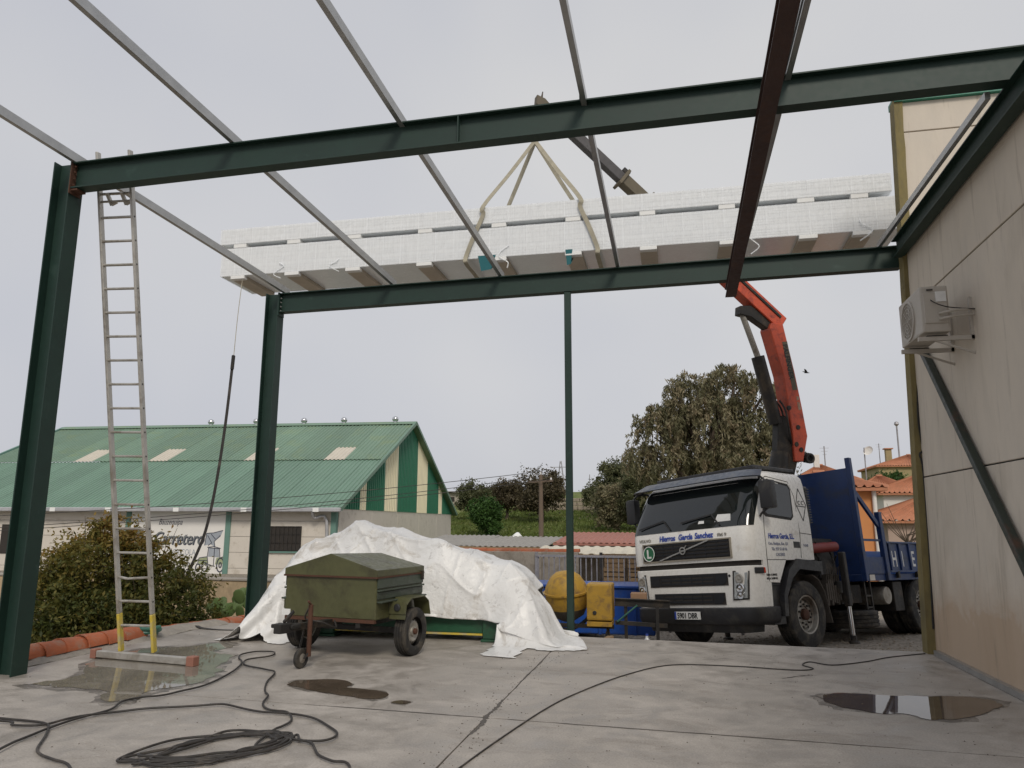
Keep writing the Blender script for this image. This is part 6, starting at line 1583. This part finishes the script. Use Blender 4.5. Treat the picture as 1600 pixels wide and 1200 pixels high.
fm2 = MB(); fm2.tube(spline([(-2.35, 13.1, .42), (-2.3, 13.1, .0), (-1.88, 13.1, -.22), (-1.5, 13.1, 0), (-1.46, 13.1, .4)]), .03, 8); fm2.bar((-2.4, 12.9, -.12), (-1.05, 12.7, -.1), .06, .06); fm2.bar((-2.25, 12.9, -.12), (-2.35, 12.8, mz), .04, .04); fm2.bar((-1.15, 12.7, -.1), (-1.1, 12.6, mz), .04, .04)
xl(fm2).build('frame', 'dark_metal', mx_)
for x in (-2.25, -1.2):
    o = link('wheel', tyre_mesh(.17, .09, .07, 'wheel', False, 24), mx_); o.matrix_local = xm(x + 1.8, .25, .17)
ts = thing('trestle', 'black steel trestle beam between the yellow motor cover and the truck', 'trestle', (-.7, 12.6, gz(-.7, 12.6)))
tz_ = gz(-.7, 12.6)
def tl2(mb): return loc(mb, (-.7, 12.6, tz_))
tl2(MB().ibeam((-1.02, 12.62, .30), (-.15, 12.75, .27), .12, .10, .012, .01)).build('top_beam', 'dark_metal', ts)
tl2(MB().bar((-1.02, 12.62, -.02), (-.2, 12.72, -.06), .06, .06)).build('lower_beam', 'dark_metal', ts)
for x in (-.85, -.35): tl2(MB().bar((x, 12.65, tz_), (x, 12.65, .24), .05, .05, up=(0, 1, 0))).build('leg', 'dark_metal', ts)
tl2(MB().tube([(-.98, 12.56, .0), (-.66, 12.58, .26)], .014, 8)).build('strut', 'hose_green', ts)
bt = thing('water_bottle', 'clear plastic water bottle standing on the gravel by the truck bumper', 'bottle', (-.50, 12.05, gz(-.5, 12.05)))
MB().lathe([(.06, 0), (.07, .02), (.07, .19), (.06, .23), (.022, .28), (.020, .31)], 18).build('body', 'bottle', bt, smooth=50)
MB().lathe([(.022, .31), (.022, .335), (.001, .336)], 14).build('cap', 'print_blue', bt)
box_thing('cardboard_box', MB().bx(-.78, -.52, 12.85, 13.1, .30, .42), 'cardboard', 'brown cardboard box lying on the trestle beam', 'box', None, .004)
rnd = random.Random(19)
for k, (x, y, L2, a) in enumerate([(-2.1, 11.4, .8, .4), (-1.75, 11.5, .6, -.5), (-1.5, 11.25, .9, .1), (-1.15, 11.5, .5, 1.0), (-2.3, 11.7, .6, 1.3), (-.9, 11.7, .7, .3)]):
    z = gz(x, y) + .06 + .05 * k % .2
    o = MB().bx(-L2 / 2, L2 / 2, -.06, .06, -.015, .015).build('scrap_board', ('timber', 'dark_metal', 'rail_grey')[k % 3]); o.location = (x, y, z + .04); o.rotation_euler = (rnd.uniform(-.3, .3), rnd.uniform(-.35, .35), a)
    tag(o, 'scrap board in the litter below the concrete mixer', 'board', 'scrap below the mixer')
# stacked crates behind the railing
cm = MB()
for z in (0, .11, .22): cm.bx(-.24, .24, -.16, -.145, z, z + .08); cm.bx(-.24, .24, .145, .16, z, z + .08)
for x in (-.24, .225): cm.bx(x, x + .015, -.145, .145, 0, .3)
cm.bx(-.24, .24, -.145, .145, .0, .015); cme = cm.mesh('crate', 'timber')
for i in range(5):
    for j in range(4):
        o = link('crate', cme, None, (-1.45 + i * .53 + rnd.uniform(-.02, .02), 18.2 + rnd.uniform(-.05, .05), gz(-1, 18) - .01 + j * .305), rnd.uniform(-.05, .05))
        tag(o, 'slatted wooden crate stacked behind the grey railing', 'crate', 'crates stacked behind the railing')
def corr(x0, x1, y0, y1, za, zc, name, mm, parent, pitch=.2, amp=.03):
    mb = MB(); n = int((x1 - x0) / pitch * 4)
    for i in range(n + 1):
        x = x0 + (x1 - x0) * i / n; d = amp * (i % 4 in (1, 2))
        mb.v += [(x, y0, za + d), (x, y1, zc + d)]
    for i in range(n + 1):
        x, y, z = mb.v[2 * i]; mb.v.append((x, y, z - .02)); x, y, z = mb.v[2 * i + 1]; mb.v.append((x, y, z - .02))
    o_ = 2 * (n + 1)
    mb.f = [(2 * i, 2 * i + 2, 2 * i + 3, 2 * i + 1) for i in range(n)] + [(o_ + 2 * i + 1, o_ + 2 * i + 3, o_ + 2 * i + 2, o_ + 2 * i) for i in range(n)] + [(2 * i, o_ + 2 * i, o_ + 2 * i + 2, 2 * i + 2) for i in range(n)]
    mb.mi = [0] * len(mb.f); return mb.build(name, mm, parent)
def shed(name, label, x0, x1, y0, y1, z0, z1, rm, wm):
    t = thing(name, label, 'shed', ((x0 + x1) / 2, y0, -.45)); o_ = ((x0 + x1) / 2, y0, -.45)
    r_ = corr(x0 - o_[0], x1 - o_[0], -.15, y1 - y0, z0 + .45, z1 + .45, 'roof', rm, t)
    loc(MB().bx(x0 + .1, x1 - .1, y0 + .05, y1 - .1, -.6, z0 - .03), o_).build('wall', wm, t)
    loc(MB().bar((x0, y0 - .16, z0 - .05), (x1, y0 - .16, z0 - .05), .05, .07), o_).build('eave_board', 'roof_red' if rm == 'roof_red' else 'timber', t)
shed('shed', 'low shed with grey fibre sheet roof behind the block wall', -7.0, -4.4, 26, 30, .74, 1.0, 'roof_grey', 'grey_block')
shed('shed', 'grey roofed low shed beside the warehouse gable', -9.6, -7.2, 27, 31, .72, 1.02, 'roof_grey', 'grey_block')
shed('shed', 'low shed with faded red sheet roof behind the railing', -4.3, 1.5, 27, 32, .86, 1.16, 'roof_red', 'grey_block')
cn_ = thing('canopy', 'cream corrugated canopy roof over the crates', 'canopy', (-1.5, 21, -.45))
corr(-2.4, 3.6, -.2, 1.3, 1.17, 1.32, 'roof', 'roof_cream', cn_, .3, .03)
MB().bar((-2.4, -.22, 1.13), (3.6, -.22, 1.13), .05, .06).build('eave_board', 'timber', cn_)
for x in (-2.3, -.05, 2.0): MB().bar((x, -.1, -.1), (x, -.1, 1.12), .09, .09, up=(0, 1, 0)).build('post', 'dark_metal', cn_)
MB().bx(-2.3, 3.6, 1.25, 1.35, 0, 1.2).build('rear_wall', 'grey_block', cn_)

# poles, wires
up_ = thing('utility_pole', 'wooden utility pole with crossarm standing before the brown tree', 'pole', (-5.3, 30, gz(-5.3, 30)))
MB().tube([(0, 0, -.2), (.01, 0, 2), (0, 0, 3.85)], [.11, .095, .075], 10).build('shaft', 'wood_pole', up_, smooth=True)
MB().bar((-.5, 0, 3.55), (.5, 0, 3.60), .07, .07).build('crossarm', 'wood_pole', up_)
for x in (-.42, .42, 0): MB().lathe([(.03, 0), (.04, .05), (.02, .09), (.03, .12)], 10, Matrix.Translation((x, 0, 3.62 if x else 3.85))).build('insulator', 'print_white', up_)
for dz, dx in ((0, -.42), (-.06, .42), (.26, 0)):
    a = Vector((-5.3 + dx, 30, 3.72 + gz(-5.3, 30) + dz - .0)); c = Vector((-26, 16.5, .98 + dz * 1.6))
    p = [a.lerp(c, k / 16) - Vector((0, 0, .55 * 4 * (k / 16) * (1 - k / 16) * .6)) for k in range(17)]
    tag(MB().tube(p, .012, 5).build('overhead_wire', 'cable_black'), 'thin overhead wire running from the wooden pole past the warehouse wall', 'wire', 'wires to the wooden pole')
py = thing('lattice_pylon', 'small lattice pylon on the skyline behind the hill', 'pylon', (-22.4, 150, gz(-22.4, 150)))
lat = MB(); hp2 = 13.8 - gz(-22.4, 150)
for sx in (-1, 1):
    for sy in (-1, 1): lat.bar((sx * .8, sy * .8, 0), (sx * .12, sy * .12, hp2), .08, .08)
for k in range(7):
    z0, z1 = hp2 * k / 7, hp2 * (k + 1) / 7; w0, w1 = .8 - .68 * k / 7, .8 - .68 * (k + 1) / 7
    lat.bar((-w0, -w0, z0), (w1, -w1, z1), .05, .05); lat.bar((w0, -w0, z0), (-w1, -w1, z1), .05, .05)
lat.build('lattice', 'rail_grey', py)
MB().bar((-2.2, 0, hp2 - 1.2), (2.2, 0, hp2 - 1.2), .12, .12).build('crossarm', 'rail_grey', py)
sp_ = thing('skyline_mast', 'thin mast on the skyline beside the lattice pylon', 'mast', (-14.4, 130, gz(-14.4, 130)))
MB().tube([(0, 0, 0), (0, 0, 9.8 - gz(-14.4, 130))], .07, 6).build('shaft', 'rail_grey', sp_)
# stone terrace wall and hut on the hill
tw = thing('terrace_wall', 'long dry stone terrace wall on the hill among the trees', 'wall', (-9.5, 88, 3))
mb = MB(); rnd = random.Random(66)
for j in range(4):
    x = -7.0
    while x < 5.5:
        w = rnd.uniform(.6, 1.2); mb.bx(x, x + w - .04, rnd.uniform(-.1, .05), .5, j * .46 - .4, (j + 1) * .46 - .44); x += w
mb.build('stones', 'stone', tw, bevel=.03)
hu = thing('hut', 'low grey hut with dark roof on the hill beside the warehouse', 'hut', (-27.6, 95, gz(-27.6, 95) - .1))
MB().bx(-2.2, 2.6, 0, 3, 0, 1.7).build('wall', 'grey_block', hu); MB().bar((-2.6, 1.4, 1.9), (3.0, 1.4, 1.75), 3.8, .14).build('roof', 'roof_grey', hu)
for x in (-1.2, .6): MB().bx(x, x + .6, -.03, 0, .6, 1.2).build('window', 'joint_dark', hu)
bag = MB().lathe([(.001, 0), (.30, .02), (.42, .14), (.30, .30), (.12, .48), (.001, .50)], 9)
bag.v = [(x + .08 * noise.noise(Vector((x * 5, y * 5, z * 5))), y + .08 * noise.noise(Vector((x * 4, y * 6, z * 3 + 4))), z) for x, y, z in bag.v]
o = bag.build('plastic_sack', 'foam_white', smooth=True); o.location = (-11.9, 57, gz(-11.9, 57) - .03); tag(o, 'white plastic sack lying on the grass below the wooden pole', 'sack')

# ------------------------------------------------------------------ tiled houses on the right
def tiled(q0, q1, q2, q3, step, mb):
    """slope q0-q1 (eave) to q3-q2 (ridge) with barrel-tile rows"""
    q0, q1, q2, q3 = map(Vector, (q0, q1, q2, q3)); n = max(2, int((q1 - q0).length / step))
    nrm_ = (q1 - q0).cross(q3 - q0).normalized()
    if nrm_.z < 0: nrm_ = -nrm_
    for i in range(n):
        t0, t1, t2 = i / n, (i + .55) / n, (i + 1) / n; tm_ = (t0 + t1) / 2
        e = [q0.lerp(q1, t) for t in (t0, tm_, t1, t2)]; u = [q3.lerp(q2, t) for t in (t0, tm_, t1, t2)]
        e[1] = e[1] + nrm_ * .09; u[1] = u[1] + nrm_ * .09
        mb.add(e + u, [(0, 1, 5, 4), (1, 2, 6, 5), (2, 3, 7, 6)])
def house(name, label, x0, x1, y0, y1, zb, ze, zr, wm, wins=(), gable=False, ov=.35):
    cx = (x0 + x1) / 2; o_ = (cx, y0, zb)
    t = thing(name, label, 'house', o_)
    loc(MB().bx(x0, x1, y0, y1, zb - .5, ze), o_).build('wall', wm, t)
    ax_, bx2, ay, by = x0 - ov, x1 + ov, y0 - ov, y1 + ov; ym = (ay + by) / 2; hip = 0.02 if gable else min((by - ay) / 2, (bx2 - ax_) / 2 - .2)
    A, B_, C_, D_ = (ax_, ay, ze), (bx2, ay, ze), (bx2, by, ze), (ax_, by, ze); E_, F_ = (ax_ + hip, ym, zr), (bx2 - hip, ym, zr)
    mb = MB(); tiled(A, B_, F_, E_, .27, mb); tiled(C_, D_, E_, F_, .5, mb)
    if not gable: tiled(D_, A, E_, E_, .27, mb); tiled(B_, C_, F_, F_, .5, mb)
    mb.bx(ax_ + .03, bx2 - .03, ay + .03, by - .03, ze - .12, ze - .01)
    r_ = loc(mb, o_).build('roof', 'tile_roof', t)
    loc(MB().tube([Vector(E_) + Vector((0, 0, .06)), Vector(F_) + Vector((0, 0, .06))], .10, 8), o_).build('ridge_tiles', 'tile_roof', r_)
    for wx0, wx1, wz0, wz1 in wins:
        w_ = loc(MB().bx(wx0, wx1, y0 - .04, y0 - .005, wz0, wz1), o_).build('window', 'glass_dark', t)
        loc(MB().bx(wx0 - .06, wx1 + .06, y0 - .06, y0 - .006, wz0 - .08, wz0 - .001), o_).build('window_sill', 'house_white', w_)
    return t, r_, o_
h1, r1, o1 = house('tiled_house', 'house with broad orange tiled roof rising just above the blue bulkhead', 9.2, 13.2, 60, 66, 1.4, 4.75, 6.05, 'house_orange', [(10, 10.8, 3, 4.1)])
loc(MB().bx(10.7, 11.1, 62.5, 62.9, 5.2, 6.9), o1).build('chimney', 'house_white', r1)
house('tiled_house', 'house with two tiled slopes between the bulkhead post and the conifer', 12.6, 15.6, 55, 60, 1.0, 3.75, 4.85, 'house_orange')
house('tiled_house', 'white walled house with orange tiled roof and dark window', 11.9, 18.5, 48, 54, .2, 3.35, 4.6, 'house_white', [(13.5, 14.9, 1.9, 2.55)])
h4, r4, o4 = house('tiled_house', 'pinkish rendered low house with orange tiled roof behind the drop side', 9.5, 15.5, 38, 44, -.4, 1.72, 3.0, 'house_pink', [(11.1, 11.5, .4, 1.0)])
h5, r5, o5 = house('tiled_house', 'ochre house with brown tiled roof and chimney, topmost on the hill', 21.6, 30, 88, 96, 4.2, 7.75, 9.2, 'house_ochre', [(24.9, 26.2, 6.6, 7.3)])
loc(MB().bx(23.1, 23.7, 90.5, 91.1, 8.2, 9.8), o5).build('chimney', 'house_ochre', r5); loc(MB().bx(22.95, 23.85, 90.35, 91.25, 9.801, 9.92), o5).build('chimney_cap', 'tile_roof', r5)
h6, r6, o6 = house('tiled_house', 'bright orange rendered house with pale downpipe seen through the truck side brace', 3.9, 6.45, 27, 32, -.4, 2.75, 3.35, 'house_orange')
loc(MB().tube([(6.40, 26.93, 2.7), (6.40, 26.93, -.4)], .07, 10), o6).build('downpipe', 'house_white', h6, smooth=True)
def mast(x, y, z0, z1, label, dish=False, name='aerial'):
    t = thing(name, label, 'aerial' if name == 'aerial' else 'pole', (x, y, z0))
    MB().tube([(0, 0, -.3), (0, 0, z1 - z0)], .045, 6).build('shaft', 'rail_grey', t)
    if dish: MB().lathe([(.001, 0), (.25, .04), (.38, .12)], 16, rotm((.3, -.1, z1 - z0 - .3), (-.6, -.7, .4)), caps=False).build('dish', 'house_white', t)
    else:
        for k in range(3): MB().bar((-.35 + .1 * k, 0, z1 - z0 - .15 - .25 * k), (.35 - .1 * k, 0, z1 - z0 - .15 - .25 * k), .02, .02).build('element', 'rail_grey', t)
mast(11.6, 63, 5.9, 7.6, 'plain aerial on the roof above the blue bulkhead')
mast(14.3, 62, gz(14.3, 62), 7.35, 'aerial mast with a small dish beyond the bulkhead post', True)
mast(22.8, 92, 8.6, 10.6, 'short aerial beside the chimney of the ochre house')
sl_ = thing('street_lamp', 'tall thin street lamp above the ochre house roof', 'street lamp', (26.2, 97, gz(26.2, 97)))
MB().tube([(0, 0, -.2), (0, 0, 13.2 - gz(26.2, 97))], .09, 8).build('shaft', 'rail_grey', sl_); MB().lathe([(.05, 0), (.28, .25), (.22, .5), (.05, .6)], 10, Matrix.Translation((0, 0, 13.1 - gz(26.2, 97)))).build('lantern', 'rail_grey', sl_)
bt_ = thing('bare_tree', 'small leafless tree in front of the pink house', 'tree', (9.75, 36, gz(9.75, 36)))
mb = MB(); rnd = random.Random(15)
mb.tube([(0, 0, 0), (.05, 0, .9), (0, 0, 1.5)], [.07, .05, .04], 7)
for k in range(14):
    a = rnd.uniform(0, 6.28); e = Vector((1.2 * math.cos(a) * rnd.uniform(.5, 1), .7 * math.sin(a), 1.5 + rnd.uniform(.2, 1.4))); s_ = Vector((0, 0, rnd.uniform(.9, 1.5)))
    p = spline([s_, s_.lerp(e, .5) + Vector((0, 0, -.12)), e], 4); mb.tube(p, [.03 * (1 - .8 * i / (len(p) - 1)) for i in range(len(p))], 5)
mb.build('trunk', 'bark', bt_)
# a swift over the yard
bd_ = thing('bird', 'small dark bird flying beside the red crane boom', 'bird', (3.05, 18, 4.98))
mb = MB(); mb.tube([(-.05, 0, 0), (-.02, 0, .005), (.03, 0, 0), (.07, 0, -.005)], [.004, .015, .012, .003], 8)
mb.build('body', 'black_rubber', bd_, smooth=True)
for s_ in (1, -1): MB().add([(.03, 0, .01), (-.03, 0, .01), (-.06, s_ * .10, .05), (-.07, s_ * .15, .07), (-.02, s_ * .1, .055), (.03, 0, .004), (-.03, 0, .004), (-.06, s_ * .10, .046), (-.07, s_ * .15, .068), (-.02, s_ * .1, .05)], [(0, 1, 2, 4), (2, 3, 4), (5, 9, 7, 6), (9, 8, 7)]).build('wing', 'black_rubber', bd_)
